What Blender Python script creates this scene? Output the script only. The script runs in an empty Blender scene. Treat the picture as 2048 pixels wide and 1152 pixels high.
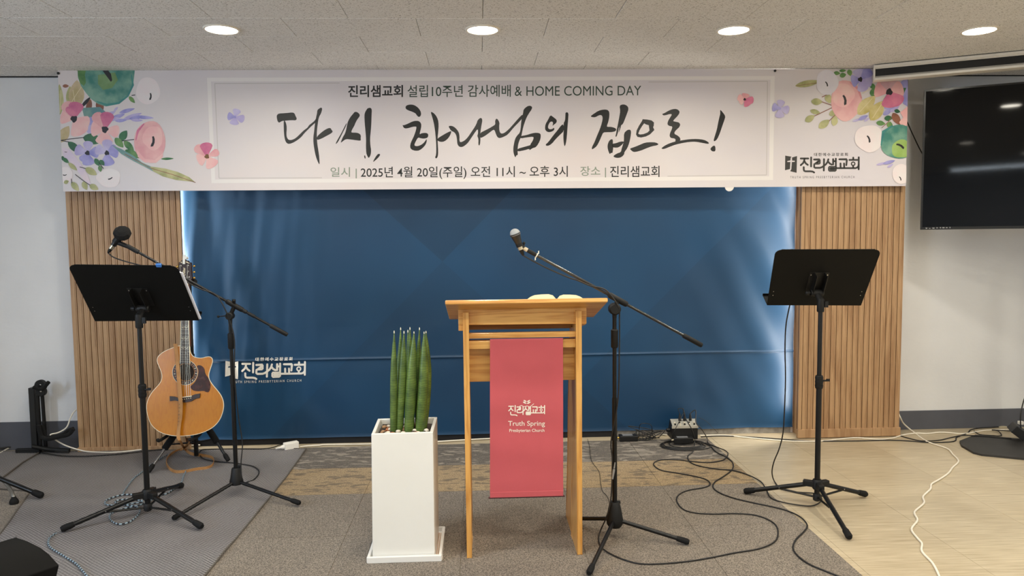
import bpy, bmesh, math, random
from mathutils import Vector, Matrix, noise
from mathutils.geometry import tessellate_polygon
random.seed(7)
scene = bpy.context.scene
COL = scene.collection
R = math.radians

# ------------------------------------------------------------------ camera
F_PX, PITCH, YAW, ROLL, CAM_H = 1462.44, .0709, .044, -.011, 1.2791
fwd = Vector((math.sin(YAW)*math.cos(PITCH), math.cos(YAW)*math.cos(PITCH), -math.sin(PITCH)))
r0 = Vector((math.cos(YAW), -math.sin(YAW), 0)); u0 = r0.cross(fwd)
RT = math.cos(ROLL)*r0 + math.sin(ROLL)*u0
UP = -math.sin(ROLL)*r0 + math.cos(ROLL)*u0
CAM = Vector((0, 0, CAM_H))
cd = bpy.data.cameras.new('camera'); cam = bpy.data.objects.new('camera', cd); COL.objects.link(cam)
cd.sensor_fit = 'HORIZONTAL'; cd.sensor_width = 36; cd.lens = 36*F_PX/2048; cd.clip_start = .05; cd.clip_end = 60
mw = Matrix((RT, UP, -fwd)).transposed().to_4x4(); mw.translation = CAM
cam.matrix_world = mw
scene.camera = cam

# ------------------------------------------------------------------ world, exposure
CEIL = 2.2567
w = bpy.data.worlds.new('world'); scene.world = w; w.use_nodes = True
w.node_tree.nodes['Background'].inputs[0].default_value = (.55, .68, .9, 1)
w.node_tree.nodes['Background'].inputs[1].default_value = 1.0
scene.view_settings.view_transform = 'Standard'; scene.view_settings.look = 'None'
scene.view_settings.gamma = 1; scene.view_settings.use_curve_mapping = False
scene.view_settings.exposure = 0.0
try:
    scene.cycles.use_denoising = True; scene.cycles.max_bounces = 8; scene.cycles.diffuse_bounces = 5
    scene.cycles.sample_clamp_indirect = 6; scene.cycles.caustics_reflective = False; scene.cycles.caustics_refractive = False
except Exception: pass
LAMP_W = 8.6        # watts of each round lamp of the row before the banner
LAMP_W2 = 10.0      # watts of each round lamp of the rows further back in the hall
TUBE_W = 14.0       # watts of each cool linear lamp at the rear
ADDED_WINDOW_W = 260.0  # watts of the cool light added outside the unseen left window
WARM = (1.0, .935, .79); COOL = (.80, .90, 1.0)
def area(name, loc, sx, sy, power, color, rot=(0, 0, 0), shape='RECTANGLE', parent=None, spread=None):
    l = bpy.data.lights.new(name, 'AREA'); l.shape = shape; l.size = sx; l.size_y = sy; l.energy = power; l.color = color
    if spread: l.spread = spread
    o = bpy.data.objects.new(name, l); COL.objects.link(o); o.location = loc; o.rotation_euler = rot
    if parent: o.parent = parent
    return o

# ------------------------------------------------------------------ from the camera's measurements to places in the room
def ray(px, py): return fwd + RT*((px-1024)/F_PX) - UP*((py-576)/F_PX)
def fl(px, py, z=0.0):
    d = ray(px, py); return CAM + d*((z-CAM.z)/d.z)
def at(px, py, Y):
    d = ray(px, py); return CAM + d*(Y/d.y)
def onplane(P, N):
    P = Vector(P); N = Vector(N)
    def f(px, py, off=0.0):
        d = ray(px, py); t = (P-CAM).dot(N)/d.dot(N); return CAM + d*t + N*off
    return f

# ------------------------------------------------------------------ materials
def lin(c):
    o = []
    for v in c[:3]:
        v = v/255.0; o.append(v/12.92 if v <= .04045 else ((v+.055)/1.055)**2.4)
    return (o[0], o[1], o[2], 1.0)
MATS = {}
def mat(name, c, rough=.5, metal=0.0, var=0.0, vscale=8.0, stretch=(1, 1, 1), bump=0.0, bscale=60.0, coat=0.0, spec=None, c2=None, sheen=0.0):
    if name in MATS: return MATS[name]
    m = bpy.data.materials.new(name); m.use_nodes = True; nt = m.node_tree; b = nt.nodes['Principled BSDF']
    col = lin(c); b.inputs['Base Color'].default_value = col
    b.inputs['Roughness'].default_value = rough; b.inputs['Metallic'].default_value = metal
    if coat: b.inputs['Coat Weight'].default_value = coat; b.inputs['Coat Roughness'].default_value = .08
    if spec is not None: b.inputs['Specular IOR Level'].default_value = spec
    if sheen: b.inputs['Sheen Weight'].default_value = sheen
    N = nt.nodes; L = nt.links
    tc = N.new('ShaderNodeTexCoord'); mp = N.new('ShaderNodeMapping'); L.new(tc.outputs['Object'], mp.inputs[0])
    mp.inputs['Scale'].default_value = stretch
    if var or c2:
        nz = N.new('ShaderNodeTexNoise'); nz.inputs['Scale'].default_value = vscale; nz.inputs['Detail'].default_value = 6
        L.new(mp.outputs[0], nz.inputs[0])
        rp = N.new('ShaderNodeValToRGB'); L.new(nz.outputs[0], rp.inputs[0])
        if c2: a, d = col, lin(c2)
        else:
            a = tuple(min(1, x*(1-var)) for x in col[:3])+(1,); d = tuple(min(1, x*(1+var)) for x in col[:3])+(1,)
        rp.color_ramp.elements[0].color = a; rp.color_ramp.elements[1].color = d
        rp.color_ramp.elements[0].position = .35; rp.color_ramp.elements[1].position = .65
        L.new(rp.outputs[0], b.inputs['Base Color'])
    if bump:
        n2 = N.new('ShaderNodeTexNoise'); n2.inputs['Scale'].default_value = bscale; n2.inputs['Detail'].default_value = 3
        L.new(mp.outputs[0], n2.inputs[0]); bp = N.new('ShaderNodeBump'); bp.inputs['Strength'].default_value = bump; bp.inputs['Distance'].default_value = .002
        L.new(n2.outputs[0], bp.inputs['Height']); L.new(bp.outputs[0], b.inputs['Normal'])
    MATS[name] = m; return m
def emit(name, c, s):
    m = bpy.data.materials.new(name); m.use_nodes = True; nt = m.node_tree
    b = nt.nodes['Principled BSDF']; b.inputs['Base Color'].default_value = (c[0], c[1], c[2], 1)
    b.inputs['Emission Color'].default_value = (c[0], c[1], c[2], 1); b.inputs['Emission Strength'].default_value = s
    MATS[name] = m; return m
def wood(name, c1, c2, axis='z', scale=1.0, rough=.4, coat=0.0, rings=14.0):
    """straight-grained wood, the grain running along one axis of the room"""
    m = bpy.data.materials.new(name); m.use_nodes = True; nt = m.node_tree; b = nt.nodes['Principled BSDF']; N = nt.nodes; L = nt.links
    g = N.new('ShaderNodeNewGeometry'); mp = N.new('ShaderNodeMapping'); L.new(g.outputs['Position'], mp.inputs[0])
    k = {'z': (1, 1, .06), 'x': (.06, 1, 1), 'y': (1, .06, 1)}[axis]
    mp.inputs['Scale'].default_value = tuple(v*scale for v in k)
    n1 = N.new('ShaderNodeTexNoise'); n1.inputs['Scale'].default_value = rings; n1.inputs['Detail'].default_value = 4; n1.inputs['Distortion'].default_value = .6
    L.new(mp.outputs[0], n1.inputs[0])
    n2 = N.new('ShaderNodeTexNoise'); n2.inputs['Scale'].default_value = 160; n2.inputs['Detail'].default_value = 3
    L.new(mp.outputs[0], n2.inputs[0])
    ma = N.new('ShaderNodeMath'); ma.operation = 'MULTIPLY'; ma.inputs[1].default_value = 6.0; L.new(n1.outputs[0], ma.inputs[0])
    mf = N.new('ShaderNodeMath'); mf.operation = 'PINGPONG'; mf.inputs[1].default_value = .5; L.new(ma.outputs[0], mf.inputs[0])
    ad = N.new('ShaderNodeMath'); ad.operation = 'MULTIPLY_ADD'; ad.inputs[1].default_value = .55; L.new(n2.outputs[0], ad.inputs[0]); L.new(mf.outputs[0], ad.inputs[2])
    rp = N.new('ShaderNodeValToRGB'); L.new(ad.outputs[0], rp.inputs[0])
    rp.color_ramp.elements[0].color = lin(c2); rp.color_ramp.elements[1].color = lin(c1)
    rp.color_ramp.elements[0].position = .25; rp.color_ramp.elements[1].position = .62
    L.new(rp.outputs[0], b.inputs['Base Color']); b.inputs['Roughness'].default_value = rough
    if coat: b.inputs['Coat Weight'].default_value = coat; b.inputs['Coat Roughness'].default_value = .1
    bp = N.new('ShaderNodeBump'); bp.inputs['Strength'].default_value = .12; bp.inputs['Distance'].default_value = .001
    L.new(n2.outputs[0], bp.inputs['Height']); L.new(bp.outputs[0], b.inputs['Normal'])
    MATS[name] = m; return m

# ------------------------------------------------------------------ mesh building
class MB:
    def __init__(s): s.v = []; s.f = []; s.m = []; s.mats = []; s.uv = {}
    def mi(s, m):
        if m not in s.mats: s.mats.append(m)
        return s.mats.index(m)
    def add(s, vs, fs, m, uvs=None):
        o = len(s.v); s.v += [Vector(v) for v in vs]; k = s.mi(m)
        for i, f in enumerate(fs):
            if uvs: s.uv[len(s.f)] = uvs[i]
            s.f.append([x+o for x in f]); s.m.append(k)
    def box(s, x0, x1, y0, y1, z0, z1, m):
        s.add([(x, y, z) for z in (z0, z1) for y in (y0, y1) for x in (x0, x1)],
              [(0, 2, 3, 1), (4, 5, 7, 6), (0, 1, 5, 4), (2, 6, 7, 3), (0, 4, 6, 2), (1, 3, 7, 5)], m)
    def obox(s, c, X, Y, Z, m):
        """box about c with half-axis vectors"""
        c = Vector(c); X = Vector(X); Y = Vector(Y); Z = Vector(Z)
        s.add([c+X*i+Y*j+Z*k for k in (-1, 1) for j in (-1, 1) for i in (-1, 1)],
              [(0, 2, 3, 1), (4, 5, 7, 6), (0, 1, 5, 4), (2, 6, 7, 3), (0, 4, 6, 2), (1, 3, 7, 5)], m)
    def hexa(s, p, m):
        """eight corners: 0-3 bottom loop, 4-7 top loop"""
        s.add(p, [(3, 2, 1, 0), (4, 5, 6, 7), (0, 1, 5, 4), (1, 2, 6, 5), (2, 3, 7, 6), (3, 0, 4, 7)], m)
    def tube(s, pts, r, m, n=8, caps=True):
        pts = [Vector(p) for p in pts]; rs = r if isinstance(r, (list, tuple)) else [r]*len(pts)
        T = []
        for i in range(len(pts)):
            a = pts[max(0, i-1)]; b = pts[min(len(pts)-1, i+1)]; t = b-a
            T.append(t.normalized() if t.length > 1e-9 else Vector((0, 0, 1)))
        nv = T[0].orthogonal().normalized(); vs = []; L = 0; ls = []
        for i, p in enumerate(pts):
            nv = (nv - T[i]*nv.dot(T[i]))
            nv = nv.normalized() if nv.length > 1e-6 else T[i].orthogonal().normalized()
            bn = T[i].cross(nv)
            if i: L += (p-pts[i-1]).length
            ls.append(L)
            for k in range(n):
                a = 2*math.pi*k/n; vs.append(p + (nv*math.cos(a)+bn*math.sin(a))*rs[i])
        fs = []; uvs = []
        for i in range(len(pts)-1):
            for k in range(n):
                fs.append((i*n+k, i*n+(k+1) % n, (i+1)*n+(k+1) % n, (i+1)*n+k))
                uvs.append([(k/n, ls[i]), ((k+1)/n, ls[i]), ((k+1)/n, ls[i+1]), (k/n, ls[i+1])])
        if caps:
            fs.append(tuple(range(n))[::-1]); uvs.append([(0, 0)]*n)
            fs.append(tuple(range((len(pts)-1)*n, len(pts)*n))); uvs.append([(0, 0)]*n)
        s.add(vs, fs, m, uvs)
    def lathe(s, prof, c, m, n=24, axis=(0, 0, 1), X=None):
        """profile of (radius, height) about an axis through c"""
        A = Vector(axis).normalized(); X = (Vector(X) if X else A.orthogonal()).normalized(); Y = A.cross(X); c = Vector(c)
        vs = []; fs = []
        for r, h in prof:
            for k in range(n):
                a = 2*math.pi*k/n; vs.append(c + A*h + (X*math.cos(a)+Y*math.sin(a))*max(r, 1e-5))
        for i in range(len(prof)-1):
            for k in range(n): fs.append((i*n+k, i*n+(k+1) % n, (i+1)*n+(k+1) % n, (i+1)*n+k))
        fs.append(tuple(range(n))[::-1]); fs.append(tuple(range((len(prof)-1)*n, len(prof)*n)))
        s.add(vs, fs, m)
    def ball(s, c, r, m, n=12, sq=(1, 1, 1)):
        c = Vector(c); vs = []; fs = []; h = n//2
        for i in range(h+1):
            th = math.pi*i/h
            for k in range(n):
                a = 2*math.pi*k/n
                vs.append(c+Vector((math.sin(th)*math.cos(a)*sq[0], math.sin(th)*math.sin(a)*sq[1], math.cos(th)*sq[2]))*r)
        for i in range(h):
            for k in range(n): fs.append((i*n+k, (i+1)*n+k, (i+1)*n+(k+1) % n, i*n+(k+1) % n))
        s.add(vs, fs, m)
    def prism(s, loop, vec, m, holes=()):
        """solid from a planar outline (3-D points) pushed along vec"""
        vec = Vector(vec); loops = [[Vector(p) for p in loop]]+[[Vector(p) for p in h] for h in holes]
        flat = [p for l in loops for p in l]; n = len(flat)
        tr = tessellate_polygon(loops)
        vs = flat+[p+vec for p in flat]; fs = [tuple(t) for t in tr]+[tuple(i+n for i in t)[::-1] for t in tr]
        o = 0
        for l in loops:
            k = len(l)
            for i in range(k): fs.append((o+i, o+(i+1) % k, o+(i+1) % k+n, o+i+n))
            o += k
        s.add(vs, fs, m)
    def flat(s, loop, m, holes=()):
        loops = [[Vector(p) for p in loop]]+[[Vector(p) for p in h] for h in holes]
        flat = [p for l in loops for p in l]
        s.add(flat, [tuple(t) for t in tessellate_polygon(loops)], m)
    def build(s, name, parent=None, loc=None, smooth=35, bevel=0, seg=2, kind=None):
        if loc is None:
            if parent is not None: loc = abs_loc(parent)
            else:
                xs = [v.x for v in s.v]; ys = [v.y for v in s.v]; zs = [v.z for v in s.v]
                loc = Vector(((min(xs)+max(xs))/2, (min(ys)+max(ys))/2, min(zs)))
        loc = Vector(loc)
        me = bpy.data.meshes.new(name); me.from_pydata([tuple(v-loc) for v in s.v], [], s.f)
        for m in s.mats: me.materials.append(m)
        me.polygons.foreach_set('material_index', s.m)
        if s.uv:
            ul = me.uv_layers.new(name='uv')
            for fi, uv in s.uv.items():
                for j, li in enumerate(me.polygons[fi].loop_indices): ul.data[li].uv = uv[j]
        bm = bmesh.new(); bm.from_mesh(me); bmesh.ops.remove_doubles(bm, verts=bm.verts, dist=1e-6)
        if smooth is not None and not s.__dict__.get('keep'): bmesh.ops.recalc_face_normals(bm, faces=bm.faces)
        bm.to_mesh(me); bm.free()
        if smooth:
            me.polygons.foreach_set('use_smooth', [True]*len(me.polygons)); me.set_sharp_from_angle(angle=R(smooth))
        o = bpy.data.objects.new(name, me); COL.objects.link(o)
        if parent is not None:
            o.parent = parent; o.location = loc-abs_loc(parent)
        else: o.location = loc
        if bevel:
            b = o.modifiers.new('edge', 'BEVEL'); b.width = bevel; b.segments = seg; b.limit_method = 'ANGLE'; b.angle_limit = R(40)
            b.harden_normals = False
        if kind: o['kind'] = kind
        return o
def abs_loc(o):
    v = Vector(o.location)
    while o.parent is not None: o = o.parent; v += Vector(o.location)
    return v
def tag(o, label, cat, group=None, kind=None):
    o['label'] = label; o['category'] = cat
    if group: o['group'] = group
    if kind: o['kind'] = kind
    return o
def thing(name, label, cat, loc, group=None):
    o = bpy.data.objects.new(name, None); COL.objects.link(o); o.location = loc; o.empty_display_size = .05
    return tag(o, label, cat, group)
def inst(src, loc, parent=None):
    c = src.copy(); COL.objects.link(c); c.parent = parent; c.location = loc; return c
def smoothpath(p, k=6):
    p = [Vector(q) for q in p]; out = []
    for i in range(len(p)-1):
        a = p[max(i-1, 0)]; b = p[i]; c = p[i+1]; d = p[min(i+2, len(p)-1)]
        for j in range(k):
            t = j/k
            out.append(.5*((2*b)+(c-a)*t+(2*a-5*b+4*c-d)*t*t+(3*b-a-3*c+d)*t*t*t))
    out.append(p[-1]); return out
def chaikin(p, closed=True, it=1):
    p = [Vector(q) for q in p]
    for _ in range(it):
        o = []
        n = len(p)
        for i in range(n if closed else n-1):
            a = p[i]; b = p[(i+1) % n]; o += [a*.75+b*.25, a*.25+b*.75]
        p = o if closed else [p[0]]+o+[p[-1]]
    return p

# ------------------------------------------------------------------ surface materials of the room
def node_mat(name, rough):
    m = bpy.data.materials.new(name); m.use_nodes = True; nt = m.node_tree; b = nt.nodes['Principled BSDF']; b.inputs['Roughness'].default_value = rough
    g = nt.nodes.new('ShaderNodeNewGeometry'); MATS[name] = m; return m, nt, b, g
def mapped(nt, src, sc, rot=(0, 0, 0)):
    mp = nt.nodes.new('ShaderNodeMapping'); mp.inputs['Scale'].default_value = sc; mp.inputs['Rotation'].default_value = rot
    nt.links.new(src, mp.inputs[0]); return mp.outputs[0]
def noisen(nt, vec, sc, det=3, dist=0.0):
    n = nt.nodes.new('ShaderNodeTexNoise'); n.inputs['Scale'].default_value = sc; n.inputs['Detail'].default_value = det; n.inputs['Distortion'].default_value = dist
    nt.links.new(vec, n.inputs[0]); return n.outputs[0]
def ramp(nt, fac, stops):
    r = nt.nodes.new('ShaderNodeValToRGB'); nt.links.new(fac, r.inputs[0]); e = r.color_ramp.elements
    while len(e) < len(stops): e.new(.5)
    for k, (p, c) in enumerate(stops): e[k].position = p; e[k].color = lin(c)
    return r.outputs[0]
def mixc(nt, fac, a, b, mode='MIX'):
    x = nt.nodes.new('ShaderNodeMix'); x.data_type = 'RGBA'; x.blend_type = mode
    for i, v in ((0, fac), (6, a), (7, b)):
        if hasattr(v, 'is_output'): nt.links.new(v, x.inputs[i])
        else: x.inputs[i].default_value = v
    return x.outputs[2]
def mathn(nt, op, a, b=None, c=None):
    x = nt.nodes.new('ShaderNodeMath'); x.operation = op
    for i, v in enumerate((a, b, c)):
        if v is None: continue
        if hasattr(v, 'is_output'): nt.links.new(v, x.inputs[i])
        else: x.inputs[i].default_value = v
    return x.outputs[0]
def bumpn(nt, b, h, strength, dist=.002):
    bp = nt.nodes.new('ShaderNodeBump'); bp.inputs['Strength'].default_value = strength; bp.inputs['Distance'].default_value = dist
    nt.links.new(h, bp.inputs['Height']); nt.links.new(bp.outputs[0], b.inputs['Normal'])

m, nt, b, g = node_mat('ceiling_board', .9)          # mineral fibre board with short worm-like fissures
pos = g.outputs['Position']
v1 = nt.nodes.new('ShaderNodeTexVoronoi'); v1.inputs['Scale'].default_value = 1.0; v1.inputs['Randomness'].default_value = 1.0
wob = nt.nodes.new('ShaderNodeMix'); wob.data_type = 'VECTOR'; wob.inputs[0].default_value = .012
nz = nt.nodes.new('ShaderNodeTexNoise'); nz.inputs['Scale'].default_value = 60; nt.links.new(pos, nz.inputs[0])
nt.links.new(pos, wob.inputs[4]); nt.links.new(nz.outputs[1], wob.inputs[5])
nt.links.new(mapped(nt, wob.outputs[1], (48, 150, 1)), v1.inputs[0])
fis = ramp(nt, v1.outputs[0], [(.13, (112, 108, 104)), (.26, (232, 231, 229))])
fine = noisen(nt, mapped(nt, pos, (260, 420, 1)), 1.0, 2)
pits = ramp(nt, fine, [(.33, (150, 143, 134)), (.42, (255, 255, 255))])
nt.links.new(mixc(nt, 1.0, fis, pits, 'MULTIPLY'), b.inputs['Base Color'])
m, nt, b, g = node_mat('wall_paint', .7)
pos = g.outputs['Position']
nt.links.new(ramp(nt, noisen(nt, pos, 2.2, 5), [(.3, (222, 223, 226)), (.7, (231, 232, 234))]), b.inputs['Base Color'])
bumpn(nt, b, noisen(nt, mapped(nt, pos, (30, 30, 55)), 1.0, 4), .25, .003)
m, nt, b, g = node_mat('vinyl', .38)
pos = g.outputs['Position']
st = noisen(nt, mapped(nt, pos, (6, 130, 1)), 1.0, 5); bl = noisen(nt, pos, 2.5, 3)
c = ramp(nt, st, [(.3, (171, 157, 131)), (.7, (206, 193, 168))])
oi = nt.nodes.new('ShaderNodeObjectInfo')
c = mixc(nt, .8, c, ramp(nt, bl, [(.3, (236, 232, 226)), (.7, (255, 255, 255))]), 'MULTIPLY')
c = mixc(nt, 1.0, c, ramp(nt, oi.outputs['Random'], [(0, (244, 243, 242)), (1, (255, 255, 255))]), 'MULTIPLY')
nt.links.new(c, b.inputs['Base Color']); bumpn(nt, b, st, .05, .001)
def carpet(name, lo, hi, fleck=None, amt=.5, dirn=(1, 1), ss=(8, 21)):
    m, nt, b, g = node_mat(name, .95); pos = g.outputs['Position']
    sp = noisen(nt, pos, 190, 3); c = ramp(nt, sp, [(.38, lo), (.64, hi)])
    big = noisen(nt, pos, 1.3, 3)
    c = mixc(nt, .6, c, ramp(nt, big, [(.3, (225, 222, 218)), (.7, (255, 255, 255))]), 'MULTIPLY')
    if fleck:
        s1 = noisen(nt, mapped(nt, pos, (ss[0], ss[1], 1), (0, 0, R(12))), 1.0, 2, 1.0)
        s2 = noisen(nt, mapped(nt, pos, (ss[0], ss[1], 1), (0, 0, R(-24))), 1.3, 2, .8)
        mx = mathn(nt, 'MAXIMUM', s1, s2)
        k = nt.nodes.new('ShaderNodeMapRange'); k.inputs[1].default_value = .575; k.inputs[2].default_value = .64; k.inputs[4].default_value = amt
        nt.links.new(mx, k.inputs[0])
        c = mixc(nt, k.outputs[0], c, lin(fleck))
    nt.links.new(c, b.inputs['Base Color']); bumpn(nt, b, sp, .6, .003); b.inputs['Sheen Weight'].default_value = .15
carpet('carpet_grey', (78, 69, 60), (146, 135, 121))
carpet('carpet_tan', (122, 101, 72), (170, 147, 108), (84, 70, 52), .8)
carpet('carpet_dark', (58, 50, 42), (104, 94, 82), (146, 136, 122), .75)
m, nt, b, g = node_mat('rug_weave', .85)              # woven vinyl mat, fine diagonal cord
pos = g.outputs['Position']
def stripes(ang, per):
    s = nt.nodes.new('ShaderNodeSeparateXYZ'); nt.links.new(mapped(nt, pos, (1, 1, 1), (0, 0, R(ang))), s.inputs[0])
    a = mathn(nt, 'MULTIPLY', s.outputs[0], 2*math.pi/per)
    return mathn(nt, 'SINE', a)
sa = stripes(38, .0125); sb = stripes(-52, .012)
mx = mathn(nt, 'MULTIPLY_ADD', sa, .38, .5); mx = mathn(nt, 'MULTIPLY_ADD', sb, .16, mx)
mx = mathn(nt, 'MULTIPLY_ADD', noisen(nt, pos, 140, 2), .3, mathn(nt, 'SUBTRACT', mx, .15))
c = ramp(nt, mx, [(.25, (46, 45, 47)), (.75, (160, 156, 156))])
nt.links.new(mixc(nt, .35, c, ramp(nt, noisen(nt, pos, 3, 4), [(.3, (196, 188, 182)), (.7, (255, 255, 255))]), 'MULTIPLY'), b.inputs['Base Color'])
bumpn(nt, b, mx, .5, .002)
mat('baseboard_paint', (84, 86, 94), .6, var=.08, vscale=5)
mat('cove_shade_dark', (24, 24, 28), .8)
mat('concrete', (150, 146, 140), .9, var=.2, vscale=30, bump=.4)
slatw = wood('slat_wood', (176, 141, 104), (152, 116, 82), 'z', 1.0, .5, rings=10)
slatd = mat('slat_groove', (84, 52, 30), .8)

# ------------------------------------------------------------------ room shell
X0, X1, Y0, Y1 = -3.5, 4.35, -4.4, 4.55
# floor
fb = MB(); fb.box(X0, X1, Y0, Y1, -.12, -.004, MATS['concrete']); FLOOR = fb.build('floor', smooth=None, kind='structure')
vt = MB(); T = .457; vt.box(-T/2+.0006, T/2-.0006, -T/2+.0006, T/2-.0006, -.004, 0, MATS['vinyl'])
vsrc = vt.build('vinyl_tile', FLOOR, loc=Vector((0, 0, 0)), smooth=None, bevel=.0006, seg=1)
first = True; gx = 1.44; rest = MB()
for j in range(-1, 21):
    y1 = Y1 - .12 - j*T + .0
    yc = y1 - T/2
    for i in range(-12, 8):
        xc = gx + (i+.5)*T
        if xc-T/2 < X0 or xc+T/2 > X1+.2: continue
        a0, a1 = max(xc-T/2, X0), min(xc+T/2, X1); b0, b1 = max(yc-T/2, Y0), min(yc+T/2, Y1)
        if b1-b0 < .02 or a1-a0 < .02: continue
        full = abs(a1-a0-T) < 1e-4 and abs(b1-b0-T) < 1e-4
        if yc > 2.2 and full:
            if first: vsrc.location = Vector((xc, yc, 0))-FLOOR.location; first = False
            else: inst(vsrc, Vector((xc, yc, 0))-FLOOR.location, FLOOR)
        elif yc > 2.2:
            q = MB(); q.box(a0+.0006, a1-.0006, b0+.0006, b1-.0006, -.004, 0, MATS['vinyl']); q.build('vinyl_tile', FLOOR, smooth=None)
        else: rest.box(a0+.0006, a1-.0006, b0+.0006, b1-.0006, -.004, 0, MATS['vinyl'])
rest.build('vinyl_tiles_beyond', FLOOR, smooth=None, kind='stuff')
# carpet tiles
CT = .004
ck = {}
def carpet_piece(x0, x1, y0, y1, k):
    q = MB(); q.box(x0+.0008, x1-.0008, y0+.0008, y1-.0008, 0, CT, MATS[k]); q.build('carpet_tile', FLOOR, smooth=None, bevel=.001, seg=1)
for r, (ya, yb) in enumerate(((1.084, 1.584), (1.584, 2.084), (2.084, 2.584), (2.584, 3.084), (3.084, 3.604), (3.604, 4.02), (4.02, 4.44))):
    for i in range(8):
        xa = 1.409-.5*(i+1); k = 'carpet_grey'
        if r == 5: k = 'carpet_tan'
        if r == 6: k = 'carpet_dark'
        if r == 6 and xa < -1.3: continue
        if r >= 5 and i == 5: xa = -1.3
        if r == 6 and i > 5: continue
        if r == 5 and i > 5: k = 'carpet_grey'
        carpet_piece(xa, xa+.5 if not (r >= 5 and i == 5) else -1.091, ya, yb, k)
# ceiling
cb = MB(); cb.box(X0, X1, Y0, Y1, CEIL+.014, CEIL+.1, MATS['wall_paint']); CEILING = cb.build('ceiling', smooth=None, kind='structure')
GY, GX = 3.3723, .0295
rest = MB(); src = {}
for j in range(-27, 5):
    y0 = GY+.3*j-.3; y1 = y0+.3
    if y1 <= Y0: continue
    a0, a1 = max(y0, Y0), min(y1, Y1)
    if a1-a0 < .02: continue
    off = 0 if j % 2 == 0 else .3
    for i in range(-7, 9):
        x0 = GX+off+.6*i; x1 = x0+.6
        c0, c1 = max(x0, X0), min(x1, X1)
        if c1-c0 < .02: continue
        g2 = .0011
        if a0 > 2.7:
            key = (round(c1-c0, 3), round(a1-a0, 3)); cx, cy = (c0+c1)/2, (a0+a1)/2
            if key not in src:
                q = MB(); h, k2 = (c1-c0)/2-g2, (a1-a0)/2-g2; q.box(-h, h, -k2, k2, 0, .014, MATS['ceiling_board'])
                o = q.build('ceiling_tile', None, loc=(0, 0, 0), smooth=None, bevel=.0014, seg=1)
                o.parent = CEILING; o.location = Vector((cx, cy, CEIL+random.uniform(0, .0012)))-CEILING.location; src[key] = o
            else: inst(src[key], Vector((cx, cy, CEIL+random.uniform(0, .0012)))-CEILING.location, CEILING)
        else: rest.box(c0+g2, c1-g2, a0+g2, a1-g2, CEIL, CEIL+.014, MATS['ceiling_board'])
rest.build('ceiling_tiles_beyond', CEILING, smooth=None, kind='stuff')
# walls
def wall(name, x0, x1, y0, y1, z0=0, z1=CEIL+.1, m='wall_paint'):
    q = MB(); q.box(x0, x1, y0, y1, z0, z1, MATS[m]); return q.build(name, smooth=None, kind='structure')
wall('wall_back', X0-.1, X1+.1, Y1, Y1+.1)
wall('wall_front', X0-.1, X1+.1, Y0-.1, Y0)
wall('wall_right', X1, X1+.1, Y0, Y1)
# left wall with an unseen window, added to cool and brighten the left side
WY0, WY1, WZ0, WZ1 = -.6, 2.2, .95, 1.95
q = MB(); mm = MATS['wall_paint']
q.box(X0-.1, X0, Y0, WY0, 0, CEIL+.1, mm); q.box(X0-.1, X0, WY1, Y1, 0, CEIL+.1, mm)
q.box(X0-.1, X0, WY0, WY1, 0, WZ0, mm); q.box(X0-.1, X0, WY0, WY1, WZ1, CEIL+.1, mm)
q.build('wall_left', smooth=None, kind='structure')
mat('white_frame', (226, 226, 224), .4)
gl = bpy.data.materials.new('pane_glass'); gl.use_nodes = True; MATS['pane_glass'] = gl; gt_ = gl.node_tree; gt_.nodes.clear()
g1 = gt_.nodes.new('ShaderNodeBsdfTransparent'); g2_ = gt_.nodes.new('ShaderNodeBsdfGlossy'); g2_.inputs['Roughness'].default_value = .02; g3 = gt_.nodes.new('ShaderNodeMixShader'); g3.inputs[0].default_value = .06
g4 = gt_.nodes.new('ShaderNodeOutputMaterial'); gt_.links.new(g1.outputs[0], g3.inputs[1]); gt_.links.new(g2_.outputs[0], g3.inputs[2]); gt_.links.new(g3.outputs[0], g4.inputs[0])
q = MB(); fx0, fx1 = X0-.08, X0-.02
q.box(fx0, fx1, WY0, WY1, WZ0, WZ0+.05, MATS['white_frame']); q.box(fx0, fx1, WY0, WY1, WZ1-.05, WZ1, MATS['white_frame'])
q.box(fx0, fx1, WY0, WY0+.05, WZ0+.05, WZ1-.05, MATS['white_frame']); q.box(fx0, fx1, WY1-.05, WY1, WZ0+.05, WZ1-.05, MATS['white_frame'])
q.box(fx0, fx1, .77, .83, WZ0+.05, WZ1-.05, MATS['white_frame'])
wo = q.build('added_window', smooth=None, kind='structure')
for a, bb in ((WY0+.05, .77), (.83, WY1-.05)):
    q = MB(); q.box(X0-.052, X0-.047, a, bb, WZ0+.05, WZ1-.05, gl); q.build('pane', wo, smooth=None)
area('added_daylight', (X0-.25, (WY0+WY1)/2, (WZ0+WZ1)/2), WY1-WY0, WZ1-WZ0, ADDED_WINDOW_W, (.62, .79, 1.0), (0, R(-90), 0))
# skirting boards
BB = .148
q = MB(); q.box(X0, -2.43, Y1-.006, Y1, 0, .175, MATS['baseboard_paint']); q.build('baseboard_left', smooth=None, kind='structure')
q = MB(); q.box(2.6, X1, Y1-.006, Y1, 0, .122, MATS['baseboard_paint']); q.build('baseboard_right', smooth=None, kind='structure')
q = MB(); q.box(.86, 1.98, Y1-.012, Y1, 0, .05, MATS['concrete']); q.build('trim_1', smooth=None, kind='structure')
q = MB(); q.box(-1.8, .86, Y1-.012, Y1, 0, .05, MATS['cove_shade_dark']); q.build('cloth_shade_strip', smooth=None, kind='structure')  # dark colour stands in for the shade below the backdrop cloth
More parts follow.
